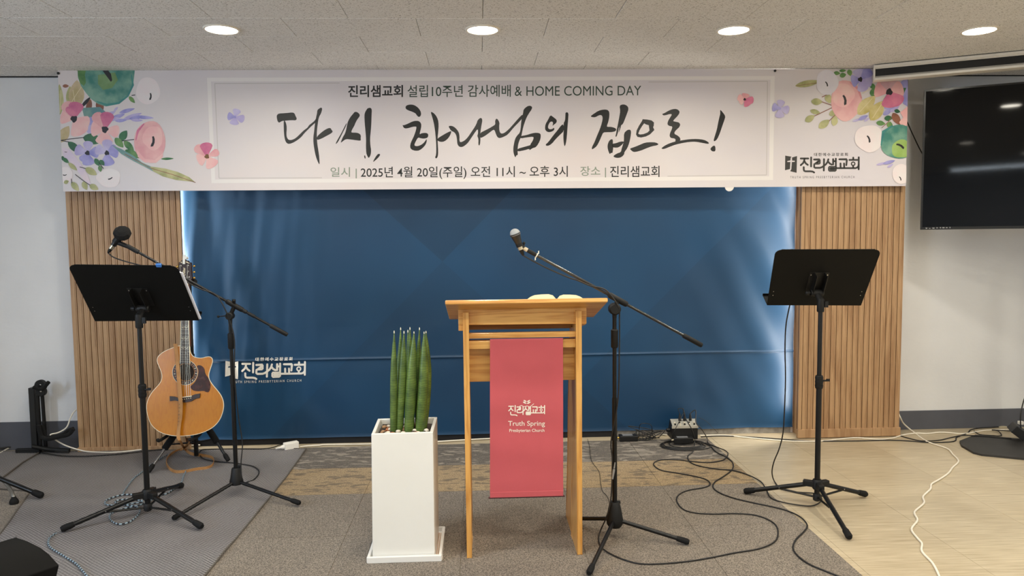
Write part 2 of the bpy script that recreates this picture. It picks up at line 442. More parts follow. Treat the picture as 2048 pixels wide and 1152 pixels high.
# cornice line of the left and right wall parts
q = MB(); q.box(X0, -2.46, Y1-.006, Y1, CEIL-.006, CEIL, MATS['cove_shade_dark']); q.build('trim_2', smooth=None, kind='structure')
q = MB(); q.box(2.5, X1, Y1-.006, Y1, CEIL-.006, CEIL, MATS['cove_shade_dark']); q.build('trim_3', smooth=None, kind='structure')

# ------------------------------------------------------------------ ceiling lamps
mat('lamp_ring', (235, 228, 215), .35)
LENS = emit('lamp_lens', (1.0, .93, .80), 14.0)
def downlight(x, y, label, group=None, power=None):
    t = thing('ceiling_lamp', label, 'lamp', (x, y, CEIL), group)
    q = MB(); q.lathe([(.083, 0), (.083, -.003), (.080, -.006), (.072, -.006), (.070, -.002), (.070, 0)], (x, y, CEIL), MATS['lamp_ring'], 40)
    q.build('trim_ring', t)
    q = MB(); q.lathe([(.0695, 0), (.0695, -.003), (.055, -.0045), (.0, -.005)], (x, y, CEIL), LENS, 40); q.build('lens', t)
    area('lamp_light', (0, 0, -.012), .13, .13, power or LAMP_W, WARM, (0, 0, 0), 'DISK', parent=t, spread=R(168))
    return t
lx = (-1.186, .03, 1.236, 2.453)
names = ('glowing round ceiling lamp above the left music stand and guitar', 'glowing round ceiling lamp above the middle of the banner',
         'glowing round ceiling lamp above the exclamation mark of the banner', 'glowing round ceiling lamp above the projector screen case')
for x, n in zip(lx, names): downlight(x, 3.543, n)
for x, y, pw_ in [(x, y, (LAMP_W2 if x < 3 else 6)*k_) for y, k_ in ((2.343, .75), (1.143, 1.15)) for x in lx+(3.65,)]+[(x, y, LAMP_W2) for y in (-.06, -1.9) for x in (-1.186, 1.236, 3.65)]:
    downlight(x, y, 'round recessed ceiling lamp behind the camera', 'ceiling lamps behind the camera', pw_)
downlight(3.65, 3.543, 'round recessed ceiling lamp near the right wall, outside the photo')
TUBE = emit('tube_glow', (.82, .92, 1.0), 9.0)
for k, y in enumerate((-3.2,)):
    for x in (-2.2, .4, 2.8):
        t = thing('linear_lamp', 'long white tube lamp on the ceiling at the rear of the hall', 'lamp', (x, y, CEIL), 'tube lamps at the rear')
        q = MB(); q.box(x-.6, x+.6, y-.06, y+.06, CEIL-.03, CEIL, MATS['white_frame']); q.build('housing', t, smooth=None, bevel=.004)
        q = MB(); q.tube([(x-.57, y, CEIL-.045), (x+.57, y, CEIL-.045)], .014, TUBE, 12); q.build('tube', t)
        area('tube_light', (0, 0, -.065), 1.1, .05, TUBE_W, COOL, parent=t)

# ------------------------------------------------------------------ ribbed wooden wall panels with hidden light strips
LEDM = emit('led_strip_glow', (.90, .96, 1.0), 4.0)
def slat_panel(label, xa, xb, yf, inner, led_w, ph):
    """xa..xb across, front at yf; inner = +1 when the lit side faces +x"""
    t = thing('slat_panel', label, 'wall panel', ((xa+xb)/2, yf, 0))
    q = MB()
    if inner > 0: q.box(xa, xb-.034, yf+.016, Y1, 0, 2.24, slatw)
    else: q.box(xa+.034, xb, yf+.016, Y1, 0, 2.24, slatw)
    q.build('backing', t, smooth=None)
    q = MB(); q.box(xa, xb, yf+.010, yf+.016, .01, 2.24, slatd); q.build('groove_board', t, smooth=None)
    q = MB(); q.box(xa-.002, xb+.002, yf-.010, yf+.016, .004, ph, slatw); q.build('plinth', t, smooth=None, bevel=.002)
    e = .022
    x = xa+.004
    if inner < 0:
        q = MB(); q.box(xa, xa+e, yf-.004, yf+.010, ph, 2.24, slatw); q.build('edge_strip', t, smooth=None, bevel=.002); x = xa+e+.004
    pitch, wd = .0347, .0262; n = int(((xb-(e if inner > 0 else 0)) - x)/pitch); pitch = ((xb-(e if inner > 0 else 0))-x)/n
    q = MB(); q.box(-.0165, .0065, -.002, .010, ph, 2.24, slatw); q.box(.0065, .0078, .0005, .010, ph, 2.24, slatd)
    q.box(.0078, .0142, -.0015, .010, ph, 2.24, slatw)
    s0 = q.build('slat', None, loc=(0, 0, 0), smooth=None); s0.parent = t
    for k in range(n):
        loc = Vector((x+(k+.46)*pitch, yf, 0))-Vector(t.location)
        if k == 0: s0.location = loc
        else: inst(s0, loc, t)
    if inner > 0:
        q = MB(); q.box(xb-e, xb, yf-.004, yf+.010, .075, 2.24, slatw); q.build('edge_strip', t, smooth=None, bevel=.002)
    sx = xb-.034 if inner > 0 else xa+.034
    q = MB(); q.box(min(sx, sx+.004*inner), max(sx, sx+.004*inner), yf+.026, yf+.036, .14, 2.2, LEDM); q.build('light_strip', t, smooth=None)
    area('strip_light', Vector((sx+.006*inner, yf+.031, 1.17))-Vector(t.location), 2.04, .012, led_w, (1.0, .94, .82), (0, R(-90)*inner, 0), parent=t)
    return t
slat_panel('ribbed wooden wall panel behind the left music stand and guitar', -2.44, -1.777, 4.46, 1, 6.5, .032)
slat_panel('ribbed wooden wall panel behind the right music stand', 1.966, 2.617, 4.40, -1, 13.0, .058)

# ------------------------------------------------------------------ blue backdrop cloth
m, nt, b, g = node_mat('blue_cloth', .45); b.inputs['Sheen Weight'].default_value = .1; b.inputs['Sheen Roughness'].default_value = .45; b.inputs['Specular IOR Level'].default_value = .45
sp = nt.nodes.new('ShaderNodeSeparateXYZ'); nt.links.new(g.outputs['Position'], sp.inputs[0])
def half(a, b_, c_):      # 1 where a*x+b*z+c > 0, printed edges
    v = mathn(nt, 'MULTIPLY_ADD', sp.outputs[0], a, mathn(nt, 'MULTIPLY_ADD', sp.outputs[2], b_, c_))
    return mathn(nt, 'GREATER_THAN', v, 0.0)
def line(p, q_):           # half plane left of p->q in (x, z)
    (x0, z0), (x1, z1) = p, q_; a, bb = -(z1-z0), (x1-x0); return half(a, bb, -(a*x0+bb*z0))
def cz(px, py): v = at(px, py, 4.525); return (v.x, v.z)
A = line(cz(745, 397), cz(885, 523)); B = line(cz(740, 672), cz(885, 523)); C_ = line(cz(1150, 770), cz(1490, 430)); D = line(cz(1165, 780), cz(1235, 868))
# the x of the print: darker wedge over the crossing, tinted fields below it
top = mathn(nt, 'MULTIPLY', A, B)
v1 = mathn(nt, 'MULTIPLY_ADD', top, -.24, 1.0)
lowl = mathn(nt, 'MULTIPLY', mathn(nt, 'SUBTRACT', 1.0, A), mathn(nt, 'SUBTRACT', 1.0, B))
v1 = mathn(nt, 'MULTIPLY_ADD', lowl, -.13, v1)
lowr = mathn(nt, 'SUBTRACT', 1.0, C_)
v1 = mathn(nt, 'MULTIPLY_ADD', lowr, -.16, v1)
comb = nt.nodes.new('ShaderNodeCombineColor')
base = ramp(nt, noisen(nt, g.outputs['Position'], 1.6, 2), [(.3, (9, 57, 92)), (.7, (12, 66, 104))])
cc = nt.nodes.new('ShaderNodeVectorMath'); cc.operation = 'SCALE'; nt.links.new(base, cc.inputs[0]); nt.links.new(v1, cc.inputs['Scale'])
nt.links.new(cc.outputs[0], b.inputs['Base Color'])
bumpn(nt, b, noisen(nt, mapped(nt, g.outputs['Position'], (500, 1, 500)), 1.0, 1), .15, .0006)
bd = thing('backdrop_cloth', 'large blue fabric backdrop with diamond print hanging between the wooden panels', 'backdrop', (.1, 4.525, .04))
cx0, cx1, cz1, czs = -1.800, 1.985, 2.24, .531
def cloth_y(x, z):
    y = 4.524
    # hanging folds, stronger towards the lit ends
    e = max(0, 1-(x-cx0)/1.0); f = max(0, 1-(cx1-x)/1.0)
    y += .0035*noise.noise(Vector((x*1.6, 0, z*.8))) + .0022*noise.noise(Vector((x*3.5+9, 5, z*2.2)))
    y += (.030*e**1.6)*noise.noise(Vector((x*7+z*.6, 2, z*1.1))) + (.010*e)*noise.noise(Vector((x*15-z*2, 4, z*1.6))) + (.024*f**1.6)*noise.noise(Vector((x*5+z*2.5, 7, z*1.8)))
    y += .0035*noise.noise(Vector((x*4.5-z*2.5, 11, z*3.5)))*(1 if z < .75 else .5)
    # sewn crease
    d = (z-czs); y += -.006*math.exp(-(d/.006)**2) + (.003*math.exp(-(d/.05)**2) if d < 0 else 0)
    # the top pocket seams
    for zz in (1.50, 1.585): y += -.0012*math.exp(-((z-zz)/.006)**2)
    for (bx, bz, rx, rz, am) in ((1.35, .17, .22, .12, .010), (1.30, .42, .10, .22, .008), (-1.62, .62, .06, .12, .010), (-1.55, .5, .05, .1, .008), (-1.05, .2, .2, .12, .006)):
        y += am*math.exp(-((x-bx)/rx)**2-((z-bz)/rz)**2)*math.sin(14*(x-bx)+9*(z-bz))
    return max(4.503, min(y, 4.545))
q = MB(); nx, nz_ = 420, 170; vs = []; fs = []
zs = [ .042+ (cz1-.042)*k/nz_ for k in range(nz_+1)]
zs = sorted(zs+[czs-.012, czs-.006, czs-.003, czs, czs+.003, czs+.006, czs+.012]); nz_ = len(zs)-1
for z in zs:
    for i in range(nx+1):
        x = cx0+(cx1-cx0)*i/nx
        vs.append((x, cloth_y(x, z)+ (0 if z > .05 else -.004), z))
for j in range(nz_):
    for i in range(nx): a = j*(nx+1)+i; fs.append((a, a+1, a+nx+2, a+nx+1))
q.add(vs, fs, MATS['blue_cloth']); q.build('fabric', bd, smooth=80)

# ------------------------------------------------------------------ the long banner
Bl, Br = at(115, 141, 4.400), at(1816, 138, 4.355)
bn = (Vector((Br.x-Bl.x, Br.y-Bl.y, 0))).cross(Vector((0, 0, 1))).normalized()
if bn.y > 0: bn = -bn
BP = onplane(Bl, bn)
BAN = thing('banner', 'long pale printed banner with brush lettering and corner flowers hung across the top', 'banner', ((Bl.x+Br.x)/2, (Bl.y+Br.y)/2, 1.56))
BQ = [(115.5, 140.5), (1816, 137.5), (1811.5, 372), (126.5, 383)]
m, nt, b, g = node_mat('banner_vinyl', .42)
s3 = nt.nodes.new('ShaderNodeSeparateXYZ'); nt.links.new(g.outputs['Position'], s3.inputs[0])
nn = noisen(nt, mapped(nt, g.outputs['Position'], (.9, 1, 1.6)), 1.2, 3)
nt.links.new(ramp(nt, nn, [(.3, (212, 206, 213)), (.55, (220, 213, 214)), (.8, (225, 213, 212))]), b.inputs['Base Color'])
q = MB(); q.prism([BP(*p) for p in BQ], -bn*.0012, MATS['banner_vinyl']); q.build('sheet', BAN, smooth=None)
def clip_poly(p):
    out = [Vector((a[0], a[1])) for a in p]
    n = len(BQ)
    for i in range(n):
        a = Vector(BQ[i]); b_ = Vector(BQ[(i+1) % n]); e = b_-a
        ins = lambda q_: e.x*(q_.y-a.y)-e.y*(q_.x-a.x) >= 0
        inp = out; out = []
        for k in range(len(inp)):
            c0, c1 = inp[k], inp[(k+1) % len(inp)]; i0, i1 = ins(c0), ins(c1)
            if i0: out.append(c0)
            if i0 != i1:
                d = c1-c0; den = e.x*d.y-e.y*d.x; t = (e.y*(c0.x-a.x)-e.x*(c0.y-a.y))/den if abs(den) > 1e-12 else 0
                out.append(c0+d*t)
    return out
class Print:
    """flat print lying on a plane, thin layers one over the other"""
    def __init__(s, P, clip=None, step=.00003): s.P = P; s.q = MB(); s.q.keep = True; s.l = 1; s.clip = clip; s.step = step
    def poly(s, pts, m, holes=(), lift=True):
        if s.clip: pts = s.clip(pts)
        if len(pts) < 3: return
        s.q.flat([s.P(p[0], p[1], s.l*s.step) for p in pts], m, [[s.P(p[0], p[1], s.l*s.step) for p in h] for h in holes])
        if lift: s.l += 1
    def ell(s, cx, cy, rx, ry, m, rot=0, n=28, wob=0.0):
        c, d = math.cos(R(rot)), math.sin(R(rot)); o = []
        for k in range(n):
            a = 2*math.pi*k/n; rr = 1+wob*math.sin(3*a+cx)+wob*.6*math.sin(5*a+cy); x, y = rx*rr*math.cos(a), ry*rr*math.sin(a); o.append((cx+x*c-y*d, cy+x*d+y*c))
        s.poly(o, m)
    def leaf(s, x0, y0, x1, y1, w, m, blunt=.0):
        a = Vector((x0, y0)); b_ = Vector((x1, y1)); d = b_-a; nrm = Vector((-d.y, d.x)).normalized(); o = []; p = .8 if not blunt else .5
        T = [0, .08, .2, .35, .5, .65, .8, .92, 1]
        W = [(math.sin(math.pi*t**.85)**p)*w/2 for t in T]
        o = [a+d*t+nrm*v for t, v in zip(T, W)]+[a+d*t-nrm*v for t, v in list(zip(T, W))[-2:0:-1]]
        s.poly(o, m)
    def petal(s, cx, cy, tx, ty, w, m):
        a = Vector((cx, cy)); d = Vector((tx, ty))-a; nrm = Vector((-d.y, d.x)).normalized(); T = [0, .15, .35, .55, .75, .9, .98, 1]
        W = [.12, .3, .55, .82, 1, .82, .42, 0]
        s.poly([a+d*t+nrm*v*w/2 for t, v in zip(T, W)]+[a+d*t-nrm*v*w/2 for t, v in list(zip(T, W))[-2::-1]], m)
    def line(s, pts, w, m, round_=True):
        pts = [Vector((p[0], p[1])) for p in pts]; ws = w if isinstance(w, (list, tuple)) else [w]*len(pts)
        L, Rr = [], []
        for i, p in enumerate(pts):
            t = (pts[min(i+1, len(pts)-1)]-pts[max(i-1, 0)]).normalized(); nrm = Vector((-t.y, t.x))
            k = 1.0
            if 0 < i < len(pts)-1:
                c = (pts[i]-pts[i-1]).normalized().dot((pts[i+1]-pts[i]).normalized()); k = 1/max(.6, math.sqrt(max(.1, (1+c)/2)))
            L.append(p+nrm*ws[i]*k/2); Rr.append(p-nrm*ws[i]*k/2)
        s.poly(L+Rr[::-1], m, lift=False)
        if round_:
            for p, ww in ((pts[0], ws[0]), (pts[-1], ws[-1])):
                s.poly([(p.x+ww/2*math.cos(a*math.pi/6), p.y+ww/2*math.sin(a*math.pi/6)) for a in range(12)], m, lift=False)
    def done(s, name, parent, label=None, kind=None):
        o = s.q.build(name, parent, smooth=None, kind=kind)
        if label: o['label'] = label
        return o
ink = mat('ink_black', (26, 27, 26), .5); inkg = mat('ink_green', (44, 66, 54), .5); inks = mat('ink_sage', (134, 146, 130), .5)
def text_mesh(body, bold=0.0, spacing=1.0):
    c = bpy.data.curves.new('t', 'FONT'); c.body = body; c.space_character = spacing; c.offset = bold
    c.resolution_u = 4
    o = bpy.data.objects.new('t', c); COL.objects.link(o); bpy.context.view_layer.update()
    me = bpy.data.meshes.new_from_object(o.evaluated_get(bpy.context.evaluated_depsgraph_get()))
    v = [tuple(x.co) for x in me.vertices]; f = [tuple(p.vertices) for p in me.polygons]
    bpy.data.objects.remove(o); bpy.data.curves.remove(c); bpy.data.meshes.remove(me); return v, f
def text_print(body, P, quad, m, name, parent, bold=0.0, spacing=1.0, off=.0002):
    """quad: photo corners tl, tr, br, bl that hold the ink of the line"""
    v, f = text_mesh(body, bold, spacing); x0 = min(a[0] for a in v); x1 = max(a[0] for a in v); y0 = min(a[1] for a in v); y1 = max(a[1] for a in v)
    tl, tr, br, bl = [P(c[0], c[1], off) for c in quad]
    q = MB(); q.keep = True; vs = []
    for a in v:
        s_, t_ = (a[0]-x0)/(x1-x0), (a[1]-y0)/(y1-y0)
        p_ = (bl*(1-s_)+br*s_)*(1-t_)+(tl*(1-s_)+tr*s_)*t_
        if P.__name__ != 'f': p_.y = P.surf(p_.x, p_.z)
        vs.append(p_)
    q.add(vs, f, m); return q.build(name, parent, smooth=None)
def tq(x0, x1, yt, yb, tilt): return [(x0, yt), (x1, yt-(x1-x0)*tilt), (x1, yb-(x1-x0)*tilt), (x0, yb)]
TL = .0045
for (body, x0, x1, yt, yb, mm_, bd_) in (('진리샘교회', 696, 806, 170.5, 194.5, ink, .022), ('설립10주년 감사예배', 815, 1021.5, 170.5, 194.5, inkg, .006),
        ('& HOME COMING DAY', 1029.5, 1282.5, 172.5, 192, inkg, 0.0), ('일시 |', 661, 713.5, 334.5, 357, inks, .008),
        ('2025년 4월 20일(주일) 오전 11시 ~ 오후 3시', 721.5, 1135.5, 333.5, 359, ink, .008), ('장소 |', 1160.5, 1212, 332.5, 355, inks, .008), ('진리샘교회', 1220, 1319, 332, 354.5, ink, .010)):
    text_print(body, BP, tq(x0, x1, yt, yb, TL if x0 < 1100 else .004), mm_, 'printed_text', BAN, bd_)
# frame of the print
fr = Print(BP, clip_poly, .00003); fw = mat('print_white', (232, 227, 225), .42); fg = mat('print_line', (196, 190, 188), .42)
O = [(414, 155.5), (1549.5, 152), (1546, 360), (423, 366.5)]; I = [(422, 163), (1541, 159.5), (1538, 352.5), (430.5, 359)]
for k in range(4): fr.poly([O[k], O[(k+1) % 4], I[(k+1) % 4], I[k]], fw, lift=False)
fr.l = 2
for a in ([(429, 167), (679, 166)], [(1297, 164), (1535, 162.5)], [(429.5, 167), (438, 356)], [(438, 356.5), (644, 355.5)], [(1335, 352.5), (1533, 350)], [(1535, 162.5), (1533, 350)]):
    fr.line(a, 1.6, fg, False)
fr.done('printed_frame', BAN)
# brush lettering
def crop(ox, oy, k): return lambda pts: [(ox+a/k, oy+b_/k) for a, b_ in pts]
c1 = crop(540, 200, 6.4); c2 = crop(790, 190, 5.689); c3 = crop(1150, 190, 6.206)
GL = [
 (c1, [(85,210),(92,188),(115,172),(200,168),(290,158),(315,172),(325,200),(345,238),(330,262),(280,258),(190,265),(150,270),(118,293),(98,275),(90,245)]),
 (c1, [(175,258),(195,268),(212,320),(215,370),(210,430),(215,480),(240,512),(280,512),(330,488),(380,440),(430,390),(480,355),(500,322),(530,300),(575,262),(585,240),(610,240),(600,275),(570,300),(530,335),(490,375),(440,425),(400,475),(350,515),(300,545),(250,563),(220,558),(195,525),(182,460),(176,380)]),
 (c1, [(655,95),(670,110),(655,170),(625,220),(612,300),(600,400),(600,470),(605,560),(620,650),(632,740),(636,832),(615,800),(585,720),(565,620),(555,540),(555,470),(565,400),(575,300),(590,220),(602,170),(605,130),(630,108)]),
 (c1, [(600,470),(640,430),(690,390),(740,362),(775,357),(790,385),(806,405),(780,430),(720,462),(660,495),(600,515)]),
 (c1, [(1085,150),(1120,155),(1150,185),(1148,210),(1120,245),(1095,290),(1080,330),(1050,380),(1040,410),(1050,418),(1110,418),(1150,432),(1165,460),(1160,490),(1165,522),(1100,515),(1030,505),(970,500),(930,530),(903,550),(915,515),(935,470),(960,430),(975,380),(990,300),(1000,270),(1030,215),(1065,175)]),
 (c1, [(985,290),(975,330),(940,400),(905,470),(870,540),(840,568),(845,545),(875,490),(910,430),(945,360),(970,310)]),
 (c1, [(1250,105),(1285,98),(1305,120),(1300,200),(1298,300),(1290,400),(1280,500),(1285,580),(1295,640),(1290,700),(1265,748),(1245,715),(1232,680),(1228,600),(1230,500),(1222,400),(1212,300),(1208,200),(1215,160),(1235,125)]),
 (c1, [(1203,705),(1222,715),(1224,752),(1210,748)]),
 (c1, [(1385,688),(1410,692),(1405,715),(1370,755),(1315,800),(1330,765),(1360,715)]),
 (c2, [(118,140),(130,118),(170,108),(215,112),(260,140),(290,180),(298,215),(290,242),(270,252),(250,235),(235,210),(200,192),(150,175),(125,160)]),
 (c2, [(85,340),(100,345),(150,325),(200,300),(245,292),(280,300),(300,330),(298,370),(285,420),(280,450),(300,435),(350,430),(375,440),(380,465),(368,488),(330,497),(290,492),(262,482),(235,530),(218,570),(235,582),(270,580),(310,560),(340,530),(362,495),(360,540),(335,585),(280,632),(230,636),(185,620),(170,590),(180,540),(205,490),(230,430),(245,370),(240,358),(200,362),(150,378),(110,382),(92,362)]),
 (c2, [(405,192),(430,197),(465,230),(490,280),(497,340),(492,420),(485,480),(487,560),(492,640),(488,700),(470,725),(455,712),(468,680),(470,600),(465,500),(455,400),(440,310),(420,240)]),
 (c2, [(483,495),(530,465),(590,430),(645,405),(630,455),(600,500),(560,530),(520,535),(483,520)]),
 (c2, [(603,352),(650,350),(690,375),(725,420),(735,470),(733,520),(745,540),(790,520),(830,480),(870,420),(910,360),(930,320),(938,290),(965,262),(985,262),(995,285),(985,340),(975,400),(972,435),(972,540),(960,580),(948,565),(950,500),(935,465),(945,440),(943,380),(900,440),(860,500),(830,545),(790,580),(755,595),(725,585),(708,555),(705,500),(695,450),(670,420),(640,410)]),
 (c2, [(968,432),(1010,410),(1070,380),(1120,350),(1142,335),(1138,290),(1158,262),(1190,310),(1185,360),(1188,410),(1205,440),(1240,435),(1290,395),(1340,340),(1400,270),(1455,215),(1450,265),(1400,320),(1350,370),(1285,450),(1240,475),(1190,493),(1165,480),(1150,450),(1132,395),(1110,400),(1060,440),(1010,475),(968,492)]),
 (c2, [(1462,165),(1500,130),(1535,120),(1562,135),(1555,165),(1530,200),(1500,250),(1480,300),(1460,360),(1445,430),(1438,470),(1410,530),(1398,580),(1395,640),(1398,685),(1380,685),(1370,715),(1350,670),(1345,620),(1350,570),(1365,500),(1390,460),(1420,430),(1430,380),(1435,310),(1445,250),(1458,205)]),
 (c2, [(1425,468),(1500,455),(1560,435),(1610,428),(1655,438),(1660,470),(1650,520),(1610,590),(1570,605),(1530,610),(1540,560),(1565,525),(1578,490),(1572,474),(1500,482),(1425,496)]),
 (c2, [(1392,612),(1470,590),(1560,565),(1600,590),(1560,608),(1530,630),(1530,612),(1470,630),(1392,645)]),
 (c2, [(1768,227),(1800,250),(1842,283),(1838,315),(1812,335),(1790,355),(1800,320),(1790,302),(1765,305),(1745,340),(1740,375),(1760,392),(1795,385),(1808,368),(1815,395),(1790,415),(1750,425),(1720,412),(1705,385),(1712,330),(1740,285)]),
 (c2, [(1918,330),(1890,345),(1850,400),(1800,460),(1745,535),(1708,568),(1735,582),(1780,560),(1830,500),(1880,450),(1922,410)]),
 (c2, [(1940,195),(1975,200),(1970,280),(1962,380),(1955,480),(1945,550),(1930,590),(1920,550),(1915,480),(1918,420),(1920,360),(1918,320),(1935,290),(1938,240)]),
 (c3, [(190,265),(230,235),(290,195),(350,180),(400,182),(425,205),(428,260),(415,330),(395,385),(400,395),(450,395),(500,410),(515,430),(500,452),(450,462),(390,462),(350,465),(330,510),(300,580),(270,635),(240,660),(208,678),(210,645),(240,590),(275,500),(310,420),(335,340),(345,280),(330,250),(300,250),(250,278),(215,275)]),
 (c3, [(552,135),(580,118),(620,118),(655,140),(665,175),(650,220),(620,300),(595,360),(570,378),(545,400),(535,460),(515,522),(500,515),(510,480),(520,420),(535,350),(550,270),(562,200)]),
 (c3, [(575,370),(562,420),(540,475),(548,420),(556,375)]),
 (c3, [(460,545),(430,560),(408,600),(402,650),(415,700),(432,738),(445,718),(465,722),(470,690),(475,650),(470,605),(470,560)]),
 (c3, [(640,440),(670,428),(690,435),(697,460),(690,520),(675,590),(650,660),(612,710),(612,735),(580,770),(540,782),(500,778),(470,760),(520,725),(570,710),(580,660),(600,600),(608,560),(607,475)]),
 (c3, [(462,605),(510,598),(560,578),(612,576),(590,612),(550,645),(520,655),(462,650)]),
 (c3, [(677,665),(740,645),(800,620),(870,590),(940,585),(1000,588),(1040,608),(1020,625),(960,635),(890,660),(820,690),(750,708),(720,705),(700,690)]),
 (c3, [(1080,235),(1110,225),(1160,195),(1210,175),(1260,172),(1295,195),(1298,225),(1270,265),(1235,300),(1215,325),(1250,332),(1290,340),(1308,365),(1295,400),(1260,430),(1235,460),(1235,485),(1270,500),(1305,530),(1310,570),(1240,580),(1250,560),(1240,540),(1190,535),(1172,510),(1180,470),(1200,430),(1210,390),(1170,385),(1145,365),(1155,320),(1180,280),(1205,240),(1180,235),(1130,250),(1095,255)]),
 (c3, [(1072,660),(1110,630),(1170,600),(1250,575),(1340,560),(1430,547),(1520,545),(1600,555),(1650,580),(1665,600),(1650,608),(1580,595),(1500,580),(1420,582),(1340,595),(1250,615),(1170,645),(1110,670),(1080,670)]),
 (c3, [(1800,178),(1830,210),(1868,262),(1855,310),(1830,380),(1800,470),(1765,550),(1735,575),(1718,570),(1735,510),(1760,430),(1775,350),(1790,280),(1803,235)]),
 (c3, [(1720,625),(1742,635),(1745,698),(1710,702),(1690,690),(1677,665)]),
]
for fn, pts in GL:
    br = Print(BP, None, .0002); br.poly([tuple(v)[:2] for v in chaikin([(p[0], p[1], 0) for p in fn(pts)], True, 1)], ink); br.done('brush_stroke', BAN)
br = Print(BP, None, .0002)
br.poly(c3([(840,300),(900,305),(950,315),(980,340),(978,380),(970,400),(985,435),(960,460),(930,490),(880,515),(820,528),(775,520),(757,490),(765,440),(795,380),(830,325)]), ink,
        holes=[c3([(858,352),(880,365),(915,375),(920,410),(925,440),(900,465),(850,485),(805,490),(785,480),(800,440),(830,390)])])
br.done('brush_stroke', BAN)
# emblem and word mark: shared strokes, placed on the banner, the backdrop and the red hanging
def wordmark(P, m, TR, w, emblem=True, off=.0002):
    p = Print(P, None, off); p.l = 1
    S = lambda pts: [TR(a, b_) for a, b_ in pts]
    if emblem:
        p.poly(S([(125,195),(280,222),(258,245),(250,310),(175,328),(175,350),(250,350),(240,520),(120,548)]), m, lift=False)
        p.poly(S([(290,240),(410,205),(400,610),(245,572),(272,520),(285,350),(355,347),(355,320),(290,315)]), m, lift=False)
    for st in ([(500,265),(680,265)], [(590,265),(582,325),(556,375),(500,425)], [(588,330),(622,385),(668,418)], [(750,240),(748,455)],
               [(572,475),(572,530),(582,560),(610,574),(740,574),(790,582),(822,602)],
               [(820,290),(950,290),(955,300),(955,380),(945,388),(845,390),(828,400),(822,440),(826,475),(845,490),(960,490),(1010,475),(1060,440),(1110,400),(1145,350),(1165,285)],
               [(1060,282),(1055,555)], [(1160,340),(1195,385),(1245,412)], [(1280,282),(1280,410)], [(1345,270),(1345,460)], [(1280,330),(1345,330)],
               [(1345,470),(1185,470),(1180,480),(1180,550),(1188,560),(1330,560),(1342,550),(1345,470)],
               [(1345,497),(1820,497),(1865,480),(1888,450),(1895,415)], [(1430,285),(1605,285),(1610,295),(1597,425)], [(1457,385),(1460,490)], [(1543,385),(1547,490)],
               [(1765,245),(1765,295)], [(1672,300),(1862,300)], [(1762,450),(1762,490)], [(1897,238),(1895,525)]):
        pts = S(st); p.line(pts, w, m)
    ring = [(1762+56*math.cos(a*math.pi/12), 392+56*math.sin(a*math.pi/12)) for a in range(24)]; hole = [(1762+26*math.cos(a*math.pi/12), 392+26*math.sin(a*math.pi/12)) for a in range(24)]
    p.poly(S(ring), m, holes=[S(hole)], lift=False)
    return p
inkc = mat('ink_charcoal', (52, 50, 48), .5)
T1 = lambda a, b_: (1560+a/12.047, 295+b_/12.047)
wordmark(BP, inkc, T1, 3.7).done('printed_emblem', BAN)
text_print('대한예수교장로회', BP, tq(1628, 1695.5, 305.8, 312.4, .004), inkc, 'printed_text', BAN, .02, 1.35)
text_print('TRUTH SPRING PRESBYTERIAN CHURCH', BP, tq(1580.5, 1709, 352.3, 356.8, .004), inkc, 'printed_text', BAN, .0, 1.6)
T2 = lambda a, b_: (450.5+(a-125)/12.047*1.083, 722.1+(b_-195)/12.047*1.07-(a-125)/12.047*.014)
fp0 = onplane((0, 4.520, 0), (0, -1, 0))
def fp(px, py, off=0.0):
    v = fp0(px, py); return Vector((v.x, cloth_y(v.x, v.z)-.0042-off, v.z))
fp.surf = lambda x, z: cloth_y(x, z)-.0036
lw = mat('print_bright', (236, 234, 228), .5)
wordmark(fp, lw, T2, 4.0).done('printed_emblem', bd)
text_print('대한예수교장로회', fp, tq(511.5, 585, 714.8, 722, .012), lw, 'printed_text', bd, .02, 1.35)
text_print('TRUTH SPRING PRESBYTERIAN CHURCH', fp, tq(461, 602.5, 762, 766.8, .025), lw, 'printed_text', bd, .004, 1.6)

# printed flowers
def wc(name, a, b_, sc=14): return mat('print_'+name, a, .45, c2=b_, vscale=sc)
PK = wc('pink', (226, 160, 166), (236, 186, 184)); DP = wc('deep_pink', (196, 96, 138), (222, 130, 158)); LP = wc('light_pink', (238, 178, 180), (240, 200, 194))
TE = wc('teal', (60, 128, 118), (128, 170, 150)); GR = wc('green', (52, 110, 60), (120, 158, 90)); DG = wc('dark_green', (36, 88, 58), (58, 116, 70)); RIM = wc('rim', (48, 120, 122), (74, 150, 140))
VI = wc('violet', (138, 136, 202), (178, 172, 222)); LV = wc('lilac', (176, 164, 212), (198, 190, 224)); OL = wc('olive', (146, 150, 94), (196, 192, 138)); BE = wc('beige', (186, 168, 122), (212, 190, 158))
BR = wc('brown', (122, 74, 56), (156, 102, 78)); PA = wc('pale', (236, 222, 224), (234, 228, 228)); PW = wc('pale_lilac', (222, 216, 228), (230, 226, 232)); DK = mat('print_dark', (34, 30, 34), .5); TB = wc('blue_green', (92, 136, 142), (130, 164, 150))
GO = mat('print_gold', (120, 84, 44), .5); YE = wc('yellow_leaf', (184, 168, 92), (214, 200, 146)); CR = mat('print_vein', (226, 214, 176), .5)
base_layer = [5]
def fp_(): p = Print(BP, clip_poly, .00002); p.l = base_layer[0]; return p
def fin(p, name): base_layer[0] = p.l; p.done(name, BAN)
def anemone(cx, cy, pet, cr, cm=DK):
    p = fp_()
    for tx, ty, w_, m_ in pet: p.petal(cx, cy, tx, ty, w_*1.28, m_)
    if cr:
        p.ell(cx, cy, cr, cr, cm, wob=.12)
    fin(p, 'printed_flower')
